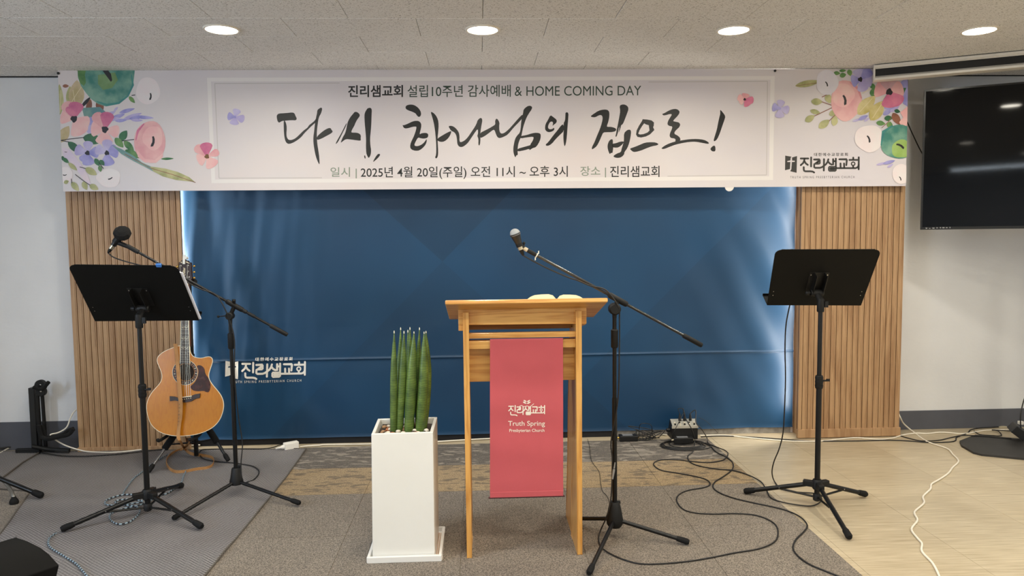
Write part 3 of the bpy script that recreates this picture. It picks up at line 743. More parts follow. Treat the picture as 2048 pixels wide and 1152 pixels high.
def stamen(p, x, y, s=1, a=0):
    c, d = math.cos(R(a)), math.sin(R(a))
    p.poly([(x+s*(u*c-v*d), y+s*(u*d+v*c)) for u, v in ((-2, -8), (1, -9), (3, -4), (3, 2), (1, 8), (-3, 9), (-3, 6), (-1, 1), (-1, -4))], DK)
def leaves(lst):
    for (x0, y0, x1, y1, w_, m_) in lst:
        p = fp_(); p.leaf(x0, y0, x1, y1, w_, m_); fin(p, 'printed_leaf')
def stems(lst, w_, m_):
    p = fp_()
    for s_ in lst: p.line(s_, w_, m_)
    p.l += 1; fin(p, 'printed_stem')
# left corner
leaves([(118, 232, 119, 168, 18, OL), (138, 210, 140, 172, 14, OL), (152, 215, 154, 160, 32, BE), (196, 200, 204, 226, 16, BR), (181, 198, 174, 232, 12, BR), (162, 215, 182, 193, 7, DK), (125, 172, 138, 172, 7, BR)])
stems([[(141, 208), (152, 190), (164, 172)], [(150, 205), (146, 180)], [(120, 225), (122, 180)]], 1.0, CR)
p = fp_(); p.poly([(155, 138), (270, 138), (267, 165), (262, 182), (250, 198), (232, 208), (212, 213), (196, 208), (182, 198), (172, 186), (162, 172), (156, 155)], TE)
p.poly([(155, 138), (172, 138), (170, 150), (172, 165), (168, 172), (160, 166), (156, 152)], GR); p.poly([(196, 150), (230, 145), (236, 160), (224, 176), (206, 180), (196, 168)], wc('moss', (104, 140, 84), (126, 158, 110)))
p.line([(263, 150), (266, 170), (256, 192), (238, 206), (214, 210), (194, 203)], [2, 4, 3, 4, 5, 2], RIM); p.l += 1
p.poly([(203, 138), (214, 138), (222, 148), (224.5, 160), (222, 164), (216, 156), (210, 148)], DK); fin(p, 'printed_flower')
for (cx_, cy_, rx_, ry_) in ((296, 182, 24, 27),):
    p = fp_(); p.ell(cx_, cy_, rx_, ry_, PA, wob=.03); stamen(p, 301, 193, .8); fin(p, 'printed_flower')
p = fp_()
for k, (x0, y0, x1, y1, w_) in enumerate(((205, 236, 232, 222, 9), (222, 238, 250, 228, 9), (228, 222, 236, 214, 5), (238, 226, 270, 217, 8), (245, 240, 284, 226, 9), (258, 238, 290, 232, 8), (215, 240, 240, 236, 8), (272, 234, 308, 236, 7), (262, 240, 286, 241, 6), (230, 242, 254, 240, 7))):
    p.leaf(x0, y0, x1, y1, w_, VI if k % 2 else LV)
fin(p, 'printed_flower')
p = fp_(); p.poly([(164, 216), (200, 214), (214, 226), (212, 236), (180, 236), (168, 232)], TB); p.poly([(172, 236), (186, 238), (190, 260), (180, 270), (172, 262)], LV); p.ell(184, 242, 9, 8, VI, wob=.1); fin(p, 'printed_leaf')
leaves([(118, 285, 138, 252, 22, BE), (136, 284, 162, 306, 15, DG), (166, 275, 206, 282, 22, DG), (240, 281, 254, 261, 16, DG), (230, 276, 247, 295, 14, GR), (248, 282, 268, 302, 13, GR), (250, 300, 282, 316, 14, GR), (322, 318, 348, 317, 5, GR), (258, 193, 270, 206, 8, GR)])
stems([[(120, 281), (140, 278), (168, 275)], [(122, 281), (138, 284)], [(244, 282), (268, 279)], [(264, 191), (270, 190)]], 1.6, DK)
anemone(148, 238, ((122, 230, 26, LP), (179, 248, 22, LP), (163, 270, 30, LP), (130, 204, 20, PK), (134, 214, 10, DP), (154, 204, 24, DP)), 6.5)
anemone(210, 259, ((182, 256, 26, LP), (239, 264, 20, LP), (208, 289, 28, LP), (190, 226, 19, PK), (216, 224, 22, DP)), 6.5)
anemone(175, 306, ((177, 282, 16, LV), (150, 298, 18, LV), (198, 304, 18, VI), (178, 331, 20, VI), (162, 322, 12, VI)), 4.6)
anemone(214, 306, ((215, 279, 17, LV), (191, 297, 17, LV), (237, 304, 18, VI), (216, 332, 22, VI), (232, 292, 11, VI)), 4.6)
p = fp_(); p.poly([(224, 290), (243, 298), (268, 312), (284, 325), (309, 336), (309, 344), (292, 335), (267, 322), (243, 308)], TB); p.poly([(300, 333), (330, 337), (356, 344), (378, 354), (390, 364), (352, 360), (326, 353), (307, 343)], OL); p.line([(250, 308), (300, 336), (345, 349), (391, 365)], 1.2, BR); p.l += 1; fin(p, 'printed_leaf')
p = fp_(); p.ell(300, 284, 31.5, 42, PK, wob=.02); p.ell(306, 276, 20, 24, LP, wob=.05); p.poly([(274, 300), (290, 318), (310, 320), (326, 306), (326, 314), (312, 326), (290, 325), (276, 314)], LP); p.line([(272, 280), (276, 262), (288, 248)], [2, 5, 2], DP); p.l += 1; stamen(p, 306, 283, 1.2, 4); fin(p, 'printed_flower')
anemone(414, 313, ((395, 322, 20, LP), (438, 303, 12, PK), (428, 334, 22, LP), (391, 292, 15, PK), (412, 285, 20, DP)), 4.5, GO)
anemone(470, 234, ((475, 218, 13, LV), (455, 232, 13, VI), (489, 239, 13, LV), (468, 250, 15, LV)), 2.6, VI)
p = fp_(); p.poly([(124, 295), (138, 298), (160, 325), (176, 350), (182, 370), (172, 366), (150, 335), (128, 312)], wc('mist', (216, 200, 222), (232, 214, 216))); p.ell(218, 356, 24, 19, PA, wob=.05); p.ell(132, 350, 14, 17, PA); fin(p, 'printed_flower')
p = fp_(); stamen(p, 221, 357, .55, 60); stamen(p, 130, 350, .45, 80); stamen(p, 132, 304, .3, 90); fin(p, 'printed_stem')
leaves([(143, 364, 158, 382, 12, OL), (166, 363, 174, 380, 11, OL), (179, 370, 197, 379, 12, OL), (171, 336, 194, 350, 14, OL), (190, 317, 199, 332, 10, DG), (200, 320, 209, 331, 9, DG), (199, 331, 202, 344, 8, GR), (125, 312, 127, 322, 6, DG), (126, 316, 138, 326, 8, GR), (137, 326, 155, 341, 9, OL), (128, 366, 138, 362, 8, OL)])
stems([[(151, 349), (165, 360), (180, 370)], [(143, 358), (144, 366)], [(160, 334), (171, 337)], [(198, 325), (207, 337)]], 1.3, DK)
# right corner
leaves([(1590, 172, 1642, 162, 13, OL)])
stems([[(1592, 172), (1640, 165)]], .9, BR)
leaves([(1622, 203, 1645, 204, 14, OL), (1653, 188, 1660, 207, 14, OL), (1620, 221, 1641, 227, 10, OL), (1610, 243, 1629, 231, 13, OL), (1637, 256, 1659, 240, 15, OL), (1667, 252, 1671, 231, 13, OL), (1658, 230, 1675, 222, 12, OL), (1667, 146, 1680, 147, 8, GR), (1678, 142, 1692, 141, 6, GR), (1679, 152, 1692, 149, 10, GR), (1697, 139, 1701, 152, 10, GR)])
stems([[(1644, 204), (1667, 212)], [(1629, 232), (1650, 222), (1667, 214)], [(1658, 242), (1672, 228)], [(1644, 194), (1655, 189)]], 1.6, BR)
p = fp_(); p.ell(1692, 201, 31, 41, PK, wob=.03); p.ell(1686, 190, 22, 24, LP, wob=.06); p.line([(1700, 165), (1716, 178), (1722, 196)], [2, 5, 3], wc('rose', (214, 138, 148), (226, 158, 162))); p.l += 1; stamen(p, 1689, 200, 1.15, -15); fin(p, 'printed_flower')
p = fp_(); p.ell(1654, 165, 22, 25, PW, wob=.03); stamen(p, 1653, 168, .6, -30); fin(p, 'printed_flower')
leaves([(1740, 168, 1750, 178, 10, GR), (1746, 194, 1746, 176, 14, GR), (1715, 229, 1750, 192, 26, YE), (1741, 241, 1766, 202, 26, YE)])
stems([[(1725, 187), (1742, 177)], [(1719, 224), (1744, 197)], [(1745, 236), (1763, 208)], [(1762, 200), (1767, 194)]], 1.0, CR)
anemone(1720, 159, ((1716, 138, 20, LV), (1702, 163, 20, VI), (1727, 183, 18, LV), (1744, 158, 26, LV), (1741, 139, 18, VI)), 4.6)
p = fp_()
for k, (x0, y0, x1, y1, w_) in enumerate(((1704, 243, 1722, 238, 5), (1716, 240, 1736, 231, 8), (1728, 243, 1738, 236, 5), (1766, 230, 1784, 218, 10), (1780, 224, 1800, 208, 10), (1768, 216, 1790, 214, 9), (1752, 330, 1774, 325, 5), (1765, 328, 1790, 321, 7), (1774, 335, 1786, 328, 5))):
    p.leaf(x0, y0, x1, y1, w_, VI if k % 2 else LV)
fin(p, 'printed_flower')
p = fp_(); p.poly([(1800, 165), (1818, 150), (1818, 215), (1806, 208), (1802, 190)], VI); p.poly([(1800, 176), (1812, 176), (1806, 190)], DG); fin(p, 'printed_leaf')
anemone(1778, 184, ((1750, 174, 30, PK), (1778, 160, 28, wc('dusty', (206, 162, 170), (218, 178, 182))), (1806, 176, 26, PK), (1802, 208, 22, DP), (1779, 216, 26, DP)), 6.5)
leaves([(1768, 237, 1785, 236, 11, DG), (1752, 245, 1770, 248, 10, GR), (1778, 256, 1780, 243, 12, GR), (1788, 221, 1800, 224, 8, DG), (1785, 226, 1800, 250, 15, BR)])
stems([[(1763, 256), (1776, 244), (1786, 230)]], 1.2, BR)
p = fp_(); p.poly([(1800, 225), (1818, 210), (1818, 236), (1806, 236)], LP); p.ell(1809, 244, 10, 8, LP, wob=.08); fin(p, 'printed_flower')
p = fp_(); p.ell(1738, 277, 29, 27, PA, wob=.03); stamen(p, 1737, 278, .85, -25); fin(p, 'printed_flower')
p = fp_(); p.ell(1797, 284, 36, 34, TE, wob=.03); p.ell(1804, 298, 22, 18, wc('lime', (140, 172, 82), (160, 190, 110)), wob=.06); p.line([(1762, 290), (1766, 264), (1784, 252)], [3, 6, 3], RIM); p.l += 1; stamen(p, 1800, 292, 1.0, -65); fin(p, 'printed_flower')
p = fp_(); p.ell(1802, 348, 18, 20, PA); stamen(p, 1800, 357, .5, -30); fin(p, 'printed_flower')
anemone(1489, 199, ((1475, 194, 11, LP), (1492, 187, 13, PK), (1507, 201, 12, DP), (1497, 212, 13, DP), (1479, 207, 8, LP)), 2.6)
anemone(1559, 217, ((1562, 200, 13, LV), (1544, 214, 14, VI), (1578, 221, 14, LV), (1559, 236, 15, LV)), 2.8, VI)
# nails and the small white tag
for k, (px, py) in enumerate(((117.5, 147), (1549.5, 142))):
    q = MB(); c = BP(px, py); q.lathe([(.004, -.004), (.0075, -.004), (.0075, -.007), (.004, -.0095), (0, -.010)], c, mat('nail_black', (20, 18, 20), .4), 12, axis=-bn)
    q2 = [v for v in q.v]; q.build('nail_head', BAN)
q = MB(); c = BP(1459, 373.5, -.004); q.lathe([(0, 0), (.027, 0), (.027, .003), (0, .003)], c, mat('tag_white', (232, 228, 224), .6), 24, axis=bn); q.build('hem_tag', BAN)

# ------------------------------------------------------------------ projector screen case
ux = Vector((math.cos(R(-27.5)), math.sin(R(-27.5)), 0)); un = Vector((-ux.y, ux.x, 0))   # un points to the wall
ca = mat('case_white', (222, 218, 210), .4); cbk = mat('case_black', (14, 14, 17), .45)
P0 = fl(1749.5, 131, 2.25); L_ = 2.05; d_ = .085
t = thing('projector_screen_case', 'white metal projector screen case with black slot under the ceiling at top right', 'screen case', P0+ux*(L_/2)+Vector((0, 0, -.09)))
zt = CEIL-.004
def cbox(q, u0, u1, v0, v1, z0, z1, m_):
    c = P0.copy(); c.z = 0; c += ux*((u0+u1)/2)+un*((v0+v1)/2)+Vector((0, 0, (z0+z1)/2)); q.obox(c, ux*(u1-u0)/2, un*(v1-v0)/2, Vector((0, 0, (z1-z0)/2)), m_)
q = MB(); cbox(q, 0, L_, -.004, d_, zt-.016, zt, ca); q.build('upper_rail', t, smooth=None, bevel=.003)
q = MB(); cbox(q, 0.004, L_-.004, .006, d_-.006, zt-.022, zt-.016, ca); cbox(q, .004, L_-.004, .012, d_-.004, zt-.064, zt-.022, cbk); q.build('black_slot', t, smooth=None)
q = MB(); cbox(q, .004, L_-.004, .004, d_-.004, zt-.073, zt-.064, mat('case_shadow', (168, 164, 158), .5)); q.build('rail_lip', t, smooth=None, bevel=.002)
q = MB(); cbox(q, 0, L_, -.004, d_-.01, zt-.088, zt-.073, ca); q.build('lower_rail', t, smooth=None, bevel=.004)
q = MB(); cbox(q, -.006, .004, 0, d_, zt-.088, zt, ca); q.build('end_cap', t, smooth=None, bevel=.002)
q = MB(); cbox(q, L_-.004, L_+.006, 0, d_, zt-.088, zt, ca); q.build('end_cap', t, smooth=None, bevel=.002)

# ------------------------------------------------------------------ television
A0 = at(1845, 300, 4.30); A0.z = 0; TW, Z0, Z1 = 1.45, 1.290, 2.118
tn = un
tv = thing('television', 'large wide black flat screen television at the right edge', 'television', A0+ux*TW/2+Vector((0, 0, Z0)))
bez = mat('tv_bezel', (12, 12, 13), .3); scr = mat('tv_screen', (7, 9, 13), .045, spec=.22)
def tbox(q, u0, u1, v0, v1, z0, z1, m_):
    c = A0+ux*((u0+u1)/2)+un*((v0+v1)/2)+Vector((0, 0, (z0+z1)/2)); q.obox(c, ux*(u1-u0)/2, un*(v1-v0)/2, Vector((0, 0, (z1-z0)/2)), m_)
q = MB(); tbox(q, .0, TW, .006, .03, Z0, Z1, bez); tbox(q, .12, TW-.12, .03, .07, Z0+.06, Z1-.12, bez); q.build('rear_case', tv, smooth=None, bevel=.004)
q = MB()
tbox(q, 0, TW, 0, .012, Z1-.010, Z1, bez); tbox(q, 0, TW, 0, .012, Z0, Z0+.016, bez); tbox(q, 0, .010, 0, .012, Z0+.016, Z1-.010, bez); tbox(q, TW-.010, TW, 0, .012, Z0+.016, Z1-.010, bez)
q.build('bezel', tv, smooth=None, bevel=.0015)
q = MB(); tbox(q, .010, TW-.010, .003, .008, Z0+.016, Z1-.010, scr); q.build('screen', tv, smooth=None)
tp = onplane(A0+Vector((0, 0, 1)), -un)
pr = Print(tp, None, .0006); gy = mat('print_grey', (150, 150, 152), .5)
for (x, y, w_, h_) in ((1853, 456.4, 4, 2.2), (1859.5, 456.8, 4, 1.2), (1867, 456.2, 5, 2), (1874, 455.8, 3, 2), (1881, 455.4, 3, 2.2), (1887, 455.4, 5, 2), (1893.5, 455.4, 4, 1.6), (1900, 455.2, 2.4, 2.8)):
    pr.poly([(x-w_/2, y-h_/2), (x+w_/2, y-h_/2+.3), (x+w_/2-.8, y+h_/2), (x-w_/2+.6, y+h_/2)], gy, lift=False)
pr.done('bezel_marks', tv)
# its stand
sc_ = A0+ux*(TW/2+.02)+un*.13
st = thing('tv_stand', 'black floor stand plate with post below the television', 'tv stand', Vector((sc_.x, sc_.y, 0)))
pl = mat('plate_black', (42, 41, 40), .55, var=.1)
l = [fl(1951, 872.5), fl(1919, 885), fl(1923, 894), fl(1947, 908), fl(1963, 912)]
mid = (l[0]-sc_).dot(ux); far = [sc_+ux*(-(p-sc_).dot(ux))+un*((p-sc_).dot(un)) for p in l]
loop = [Vector((p.x, p.y, 0)) for p in l+far[::-1]]
q = MB(); q.prism(loop, (0, 0, .010), pl); q.build('base_plate', st, smooth=None, bevel=.002)
q = MB(); cpt = Vector((sc_.x, sc_.y, 0)); q.obox(cpt+Vector((0, 0, .85)), ux*.035, un*.03, Vector((0, 0, .84)), bez); q.build('post', st, smooth=None, bevel=.004)
q = MB(); q.obox(cpt-un*.045+Vector((0, 0, 1.68)), ux*.25, un*.018, Vector((0, 0, .2)), bez); q.build('mount_bracket', st, smooth=None, bevel=.003)

# ------------------------------------------------------------------ pulpit
oakx = wood('oak_x', (222, 170, 94), (192, 132, 60), 'x', 1.0, .38, .25, rings=16); oakz = wood('oak_z', (222, 168, 92), (198, 138, 66), 'z', 1.0, .38, .25, rings=16); oaky = wood('oak_y', (220, 168, 100), (184, 126, 62), 'y', 1.0, .4, .2, rings=16)
PX0, PX1, PY = -.0665, .3945, 2.828
pu = thing('pulpit', 'light oak standing pulpit with slanted top in the middle of the floor', 'pulpit', ((PX0+PX1)/2, PY+.15, CT))
ft = at(890, 603.5, 2.735); frt = at(1216, 601, 2.735); bkl = at(895.5, 632.5, 3.08); bkr = at(1184, 633.5, 3.08)
tz0, tz1 = (ft.z+frt.z)/2, (bkl.z+bkr.z)/2
tx0, tx1 = ft.x, frt.x
sl = Vector((0, 3.08-2.735, tz1-tz0+.0)); tnm = Vector((0, -sl.z, sl.y)).normalized()
q = MB(); a = [Vector((tx0, 2.735, tz0-.008)), Vector((tx1, 2.735, tz0-.008)), Vector((tx1, 2.735, tz0-.008))+sl, Vector((tx0, 2.735, tz0-.008))+sl]
q.hexa(a+[p+tnm*.0165 for p in a], oakx); q.build('top_board', pu, smooth=None, bevel=.004)
def topz(y): return tz0-.008+(y-2.735)/(3.08-2.735)*(tz1-tz0)
# apron under the top: front rail, side cleats, rear rail
zf = topz(2.85)
q = MB(); q.hexa([(-.086, 2.850, .934), (.418, 2.850, .931), (.418, 2.868, .931), (-.086, 2.868, .934), (-.086, 2.850, topz(2.850)), (.418, 2.850, topz(2.850)), (.418, 2.868, topz(2.868)), (-.086, 2.868, topz(2.868))], oakx); q.build('front_apron', pu, smooth=None, bevel=.0015)
for x0, nm in ((-.086, 'side_apron'), (.400, 'side_apron')):
    q = MB(); q.hexa([(x0, 2.868, .926), (x0+.018, 2.868, .926), (x0+.018, 3.04, .893), (x0, 3.04, .893), (x0, 2.868, topz(2.868)), (x0+.018, 2.868, topz(2.868)), (x0+.018, 3.04, topz(3.04)), (x0, 3.04, topz(3.04))], oaky); q.build(nm, pu, smooth=None, bevel=.0015)
q = MB(); q.box(-.068, .400, 3.022, 3.04, .8925, topz(3.035), oakx); q.build('rear_apron', pu, smooth=None)
q = MB(); q.box(-.086, -.0665, 2.853, 2.875, .911, .934, oakz); q.build('corner_block', pu, smooth=None, bevel=.001)
# sides: a front upright with a flared foot and a rear upright behind it
for x0 in (PX0, PX1-.020):
    q = MB(); x = x0
    prof = [(2.828, CT), (2.836, CT), (3.02, CT), (3.035, .03), (2.985, .26), (2.975, .34), (2.975, .6), (2.905, .97), (2.86, .985), (2.828, .985)]
    prof = [(2.828, CT), (3.02, CT), (3.035, .03), (2.985, .26), (2.975, .34), (2.975, .86), (2.90, .984), (2.828, .984)]
    q.prism([(x, y, z) for y, z in prof], (.020, 0, 0), oakz); q.build('side_upright', pu, smooth=None, bevel=.002)
    q = MB(); q.prism([(x+.003, y, z) for y, z in [(3.0, CT), (3.24, CT), (3.21, .08), (3.16, .3), (3.12, .6), (3.06, .90), (2.98, .90), (2.9755, .62), (2.9755, .34), (2.986, .26), (3.0355, .03)]], (.014, 0, 0), oakz); q.build('rear_upright', pu, smooth=None, bevel=.002)
xi0, xi1 = PX0+.020, PX1-.020
q = MB(); q.box(xi0, xi1, 2.850, 2.872, .8795, .9010, oakx); q.build('upper_rail', pu, smooth=None, bevel=.0015)
q = MB(); q.box(xi0, xi1, 2.850, 2.870, .838, .870, oakx); q.build('middle_rail', pu, smooth=None, bevel=.0015)
q = MB(); q.box(xi0, xi1, 2.892, 2.906, .700, .868, oakx); q.build('modesty_board', pu, smooth=None, bevel=.001)
# red hanging
sc = thing('red_hanging', 'rose red fabric hanging with white lettering on the pulpit', 'cloth hanging', (.18, 2.84, .24))
red = mat('red_cloth', (192, 80, 87), .62, var=.05, vscale=4, sheen=.3, bump=.12, bscale=420)
mat('roller_dark', (74, 34, 38), .5)
def sy(x, z): return 2.8385+.0012*math.sin(z*38+x*4)+.0018*noise.noise(Vector((x*5, 1, z*7)))
sa_, sb_ = at(980, 681, 2.8385), at(1126, 681, 2.8385); sd_, se_ = at(980, 996, 2.8385), at(1126.5, 996, 2.8385)
q = MB(); vs = []; fs = []; nx, nz_ = 24, 90
ztop, zbot = .8765, .2435
for j in range(nz_+1):
    tt = j/nz_; z = ztop+(zbot-ztop)*tt
    for i in range(nx+1):
        s_ = i/nx; xl = sa_.x+(sd_.x-sa_.x)*tt; xr = sb_.x+(se_.x-sb_.x)*tt; x = xl+(xr-xl)*s_
        vs.append((x, sy(x, z), z))
for j in range(nz_):
    for i in range(nx): a = j*(nx+1)+i; fs.append((a, a+nx+1, a+nx+2, a+1))
o2 = len(vs); ext = []
for k, (y, z) in enumerate(((2.8410, .8780), (2.8450, .8768), (2.8490, .8745), (2.862, .8730))):
    for i in range(nx+1): vs.append((sa_.x+(sb_.x-sa_.x)*i/nx, y, z))
for k in range(4):
    for i in range(nx):
        a = (0 if k == 0 else o2+(k-1)*(nx+1))+i; b_ = o2+k*(nx+1)+i; fs.append((a, a+1, b_+1, b_))
q.add(vs, fs, red); q.build('cloth', sc, smooth=60)
q = MB(); q.box(sd_.x+.001, se_.x-.001, 2.8350, 2.8375, .2445, .2665, red); q.build('hem', sc, smooth=None, bevel=.001)
q = MB(); q.tube([(sd_.x-.006, 2.8405, .243), (se_.x+.006, 2.8405, .243)], .0042, MATS['roller_dark'], 10); q.build('rod', sc)
lw2 = mat('print_cream', (238, 228, 214), .55)
sp0 = onplane((0, 2.836, 0), (0, -1, 0))
def spp(px, py, off=0.0):
    v = sp0(px, py); return Vector((v.x, sy(v.x, v.z)-.0007-off, v.z))
spp.surf = lambda x, z: sy(x, z)-.0009
T3 = lambda a, b_: (1016.6+(a-480)/12.047*.617, 811.0+(b_-235)/12.047*.68)
pm = wordmark(spp, lw2, T3, 2.1, emblem=False)
for (x0, y0, x1, y1, w_) in ((1047.0, 800.5, 1053.6, 803.8, 2.6), (1045.8, 803.8, 1053.6, 807.6, 2.8), (1054.0, 803.8, 1060.8, 800.3, 2.6), (1054.0, 807.6, 1061.8, 803.6, 2.8)): pm.leaf(x0, y0, x1, y1, w_, lw2)
pm.line([(1039.5, 812), (1043, 811), (1048, 813.5), (1054, 811.8), (1060, 813.8), (1067.5, 807.5)], 1.1, lw2)
pm.done('printed_emblem', sc)
text_print('Truth Spring', spp, [(1016.4, 842.4), (1090, 842.0), (1090, 855), (1016.4, 855.2)], lw2, 'printed_text', sc, .006)
text_print('Presbyterian Church', spp, [(1018.8, 858.3), (1089, 858.0), (1089, 866), (1018.8, 866.4)], lw2, 'printed_text', sc, .01)

# open book on the sloping top
bk = Vector((.292, 2.772, topz(2.772)+.0167)); ed = sl.normalized()
book = thing('open_book', 'thick open book lying on the slanted pulpit top', 'book', bk)
pg = mat('paper', (240, 226, 186), .8, bump=.1, bscale=300); cvr = mat('cover_black', (30, 26, 26), .5)
def bpt(u, v, h): return bk+Vector((1, 0, 0))*u+ed*v+tnm*h
bl_, br_ = -.118, .107
q = MB(); q.hexa([bpt(bl_-.004, -.004, .0003), bpt(br_+.004, -.004, .0003), bpt(br_+.004, .168, .0003), bpt(bl_-.004, .168, .0003), bpt(bl_-.004, -.004, .0023), bpt(br_+.004, -.004, .0023), bpt(br_+.004, .168, .0023), bpt(bl_-.004, .168, .0023)], cvr); q.build('cover', book, smooth=None)
for side, ext_, hh in ((-1, .116, .0235), (1, .105, .021)):
    prof = [(0, .0024), (ext_, .0024), (ext_-.002, .0045), (ext_*.86, hh*.62), (ext_*.72, hh*.9), (ext_*.5, hh), (ext_*.26, hh*1.02), (ext_*.12, hh*.82), (ext_*.03, hh*.3)]
    q = MB(); q.prism([bpt(side*a, 0, h) for a, h in prof], ed*.164, pg); q.build('page_block', book, smooth=50)

# ------------------------------------------------------------------ potted plant, white planter on its tray
tr = thing('planter_tray', 'square white tray under the tall planter', 'tray', (-.315, 2.95, CT))
pw = mat('planter_white', (236, 234, 228), .32, coat=.15, var=.01); trw = mat('tray_white', (232, 230, 226), .4)
f0, f1, f2 = fl(732, 1128, CT), fl(885, 1124, CT), fl(888, 1062, CT)
tx0_, tx1_, ty0_, ty1_ = -.458, -.166, 2.806, 3.10
q = MB(); q.box(tx0_+.01, tx1_-.01, ty0_+.01, ty1_-.01, CT, CT+.006, trw)
def frame(q, x0, x1, y0, y1, z0, z1, w_, m_, fl_=0):
    for (a, b_, c, d) in ((x0, x1, y0, y0+w_), (x0, x1, y1-w_, y1), (x0, x0+w_, y0+w_, y1-w_), (x1-w_, x1, y0+w_, y1-w_)): q.box(a, b_, c, d, z0, z1, m_)
frame(q, tx0_, tx1_, ty0_, ty1_, CT, CT+.024, .011, trw); q.build('tray', tr, smooth=None, bevel=.002)
q = MB()
for k in range(5): q.box(tx1_-.043+k*.0065, tx1_-.0405+k*.0065, ty0_+.03, ty1_-.03, CT+.006, CT+.009, mat('cork', (178, 134, 92), .8))
q.build('cork_mat', tr, smooth=None)
pt = thing('potted_plant', 'tall white square planter with upright cylindrical snake plant spears', 'plant', (-.315, 2.95, CT+.0065))
b0 = [fl(746.5, 1114, CT+.012), fl(871, 1110, CT+.012)]
bb = [Vector((-.438, 2.824, 0)), Vector((-.193, 2.824, 0)), Vector((-.190, 3.06, 0)), Vector((-.438, 3.06, 0))]
ztp = .518
tb = [Vector((-.4295, 2.815, 0)), Vector((-.191, 2.822, 0)), Vector((-.188, 3.064, 0)), Vector((-.4375, 3.058, 0))]
zb = CT+.0065
def ring(P, z, ins=0):
    c = sum(P, Vector((0, 0, 0)))/4; o = []
    for p in P:
        d = Vector((1 if p.x < c.x else -1, 1 if p.y < c.y else -1, 0))*ins; o.append(Vector((p.x+d.x, p.y+d.y, z)))
    return o
q = MB(); L0 = ring(bb, zb); L1 = ring(tb, ztp); L2 = ring(tb, ztp, .013); L3 = ring(tb, ztp-.05, .016)
V = L0+L1+L2+L3; F = [(3, 2, 1, 0)]
for a in (0, 4, 8):
    for k in range(4): F.append((a+k, a+(k+1) % 4, a+4+(k+1) % 4, a+4+k))
F.append((12, 13, 14, 15)); q.add(V, F, pw); q.build('planter', pt, smooth=None, bevel=.0025)
soil = mat('soil', (52, 40, 32), .95, bump=.8, bscale=90)
q = MB(); x0, x1, y0, y1 = -.415, -.206, 2.836, 3.042; zs_ = ztp-.022; vs = []; fs = []
for j in range(13):
    for i in range(13):
        x = x0+(x1-x0)*i/12; y = y0+(y1-y0)*j/12; vs.append((x, y, zs_+.004*noise.noise(Vector((x*60, y*60, 0)))))
for j in range(12):
    for i in range(12): a = j*13+i; fs.append((a, a+1, a+14, a+13))
q.add(vs, fs, soil); q.build('soil', pt, smooth=60)
stc = [mat('pebble_tan', (176, 138, 104), .7, var=.15, vscale=60), mat('pebble_white', (226, 216, 200), .7), mat('pebble_rust', (178, 112, 74), .7, var=.15, vscale=60), mat('pebble_black', (40, 34, 32), .8)]
rp_ = random.Random(3); n_ = 0
for k in range(120):
    x = rp_.uniform(x0+.008, x1-.008); y = rp_.uniform(y0+.008, y1-.02); r = rp_.choice((.004, .005, .006, .009, .011))
    q = MB(); q.ball((x, y, zs_+r*.45), r, stc[3] if rp_.random() < .3 else rp_.choice(stc[:3]), 8, (1, rp_.uniform(.75, 1), rp_.uniform(.6, .8)))
    q.build('pebble', pt, smooth=80)
# spears
m, nt, b, g = node_mat('spear_green', .42)
s3 = nt.nodes.new('ShaderNodeSeparateXYZ'); nt.links.new(g.outputs['Position'], s3.inputs[0])
zz = mathn(nt, 'MULTIPLY_ADD', noisen(nt, g.outputs['Position'], 30, 3), .02, s3.outputs[2])
bd_ = mathn(nt, 'SINE', mathn(nt, 'MULTIPLY', zz, 640.0)); n2 = noisen(nt, g.outputs['Position'], 22, 3)
f_ = mathn(nt, 'MULTIPLY_ADD', bd_, .07, n2)
nt.links.new(ramp(nt, f_, [(.3, (54, 78, 34)), (.55, (84, 108, 46)), (.75, (110, 134, 62))]), b.inputs['Base Color']); b.inputs['Coat Weight'].default_value = .1
tipm = mat('spear_tip', (226, 222, 200), .6)
SP = [  # base px, tip px, tip py, depth, base radius px
 (786.5, 788.3, 664.5, 2.925, 6.2, 0), (790, 801.3, 658, 2.985, 5.6, 2), (798, 808, 665, 2.935, 7.6, 1), (817.5, 828, 666, 2.925, 9.3, 0), (816, 820, 657.5, 2.985, 6.8, 1),
 (824, 815.8, 663, 2.995, 6.0, -1), (839, 848.2, 666.5, 2.925, 9.0, 3), (845, 852, 665, 2.965, 8.6, 5), (837, 839, 658, 3.0, 6.0, -2)]
for (bx, tx, ty, Y, rpx, bow) in SP:
    B0 = at(bx, 872, Y); B0.z = zs_-.01; T0 = at(tx, ty, Y); r = rpx/1462*Y*1.08
    pts = []; rs = []
    for k in range(25):
        t_ = k/24; p = B0.lerp(T0, t_); p.x += bow/1462*Y*math.sin(math.pi*t_); pts.append(p)
        rs.append(r*(.92+.12*math.sin(math.pi*min(1, t_*1.2)))*(1 if t_ < .55 else max(.10, math.cos((t_-.55)/.45*math.pi/2)**.75)))
    q = MB(); q.tube(pts, rs, MATS['spear_green'], 18); o = q.build('spear', pt, smooth=60)
    q = MB(); q.tube([T0-Vector((0, 0, .004)), T0+Vector((0, 0, .003)), T0+Vector((0, 0, .007))], [.0022, .002, .0006], tipm, 8); q.build('spear_tip', o)

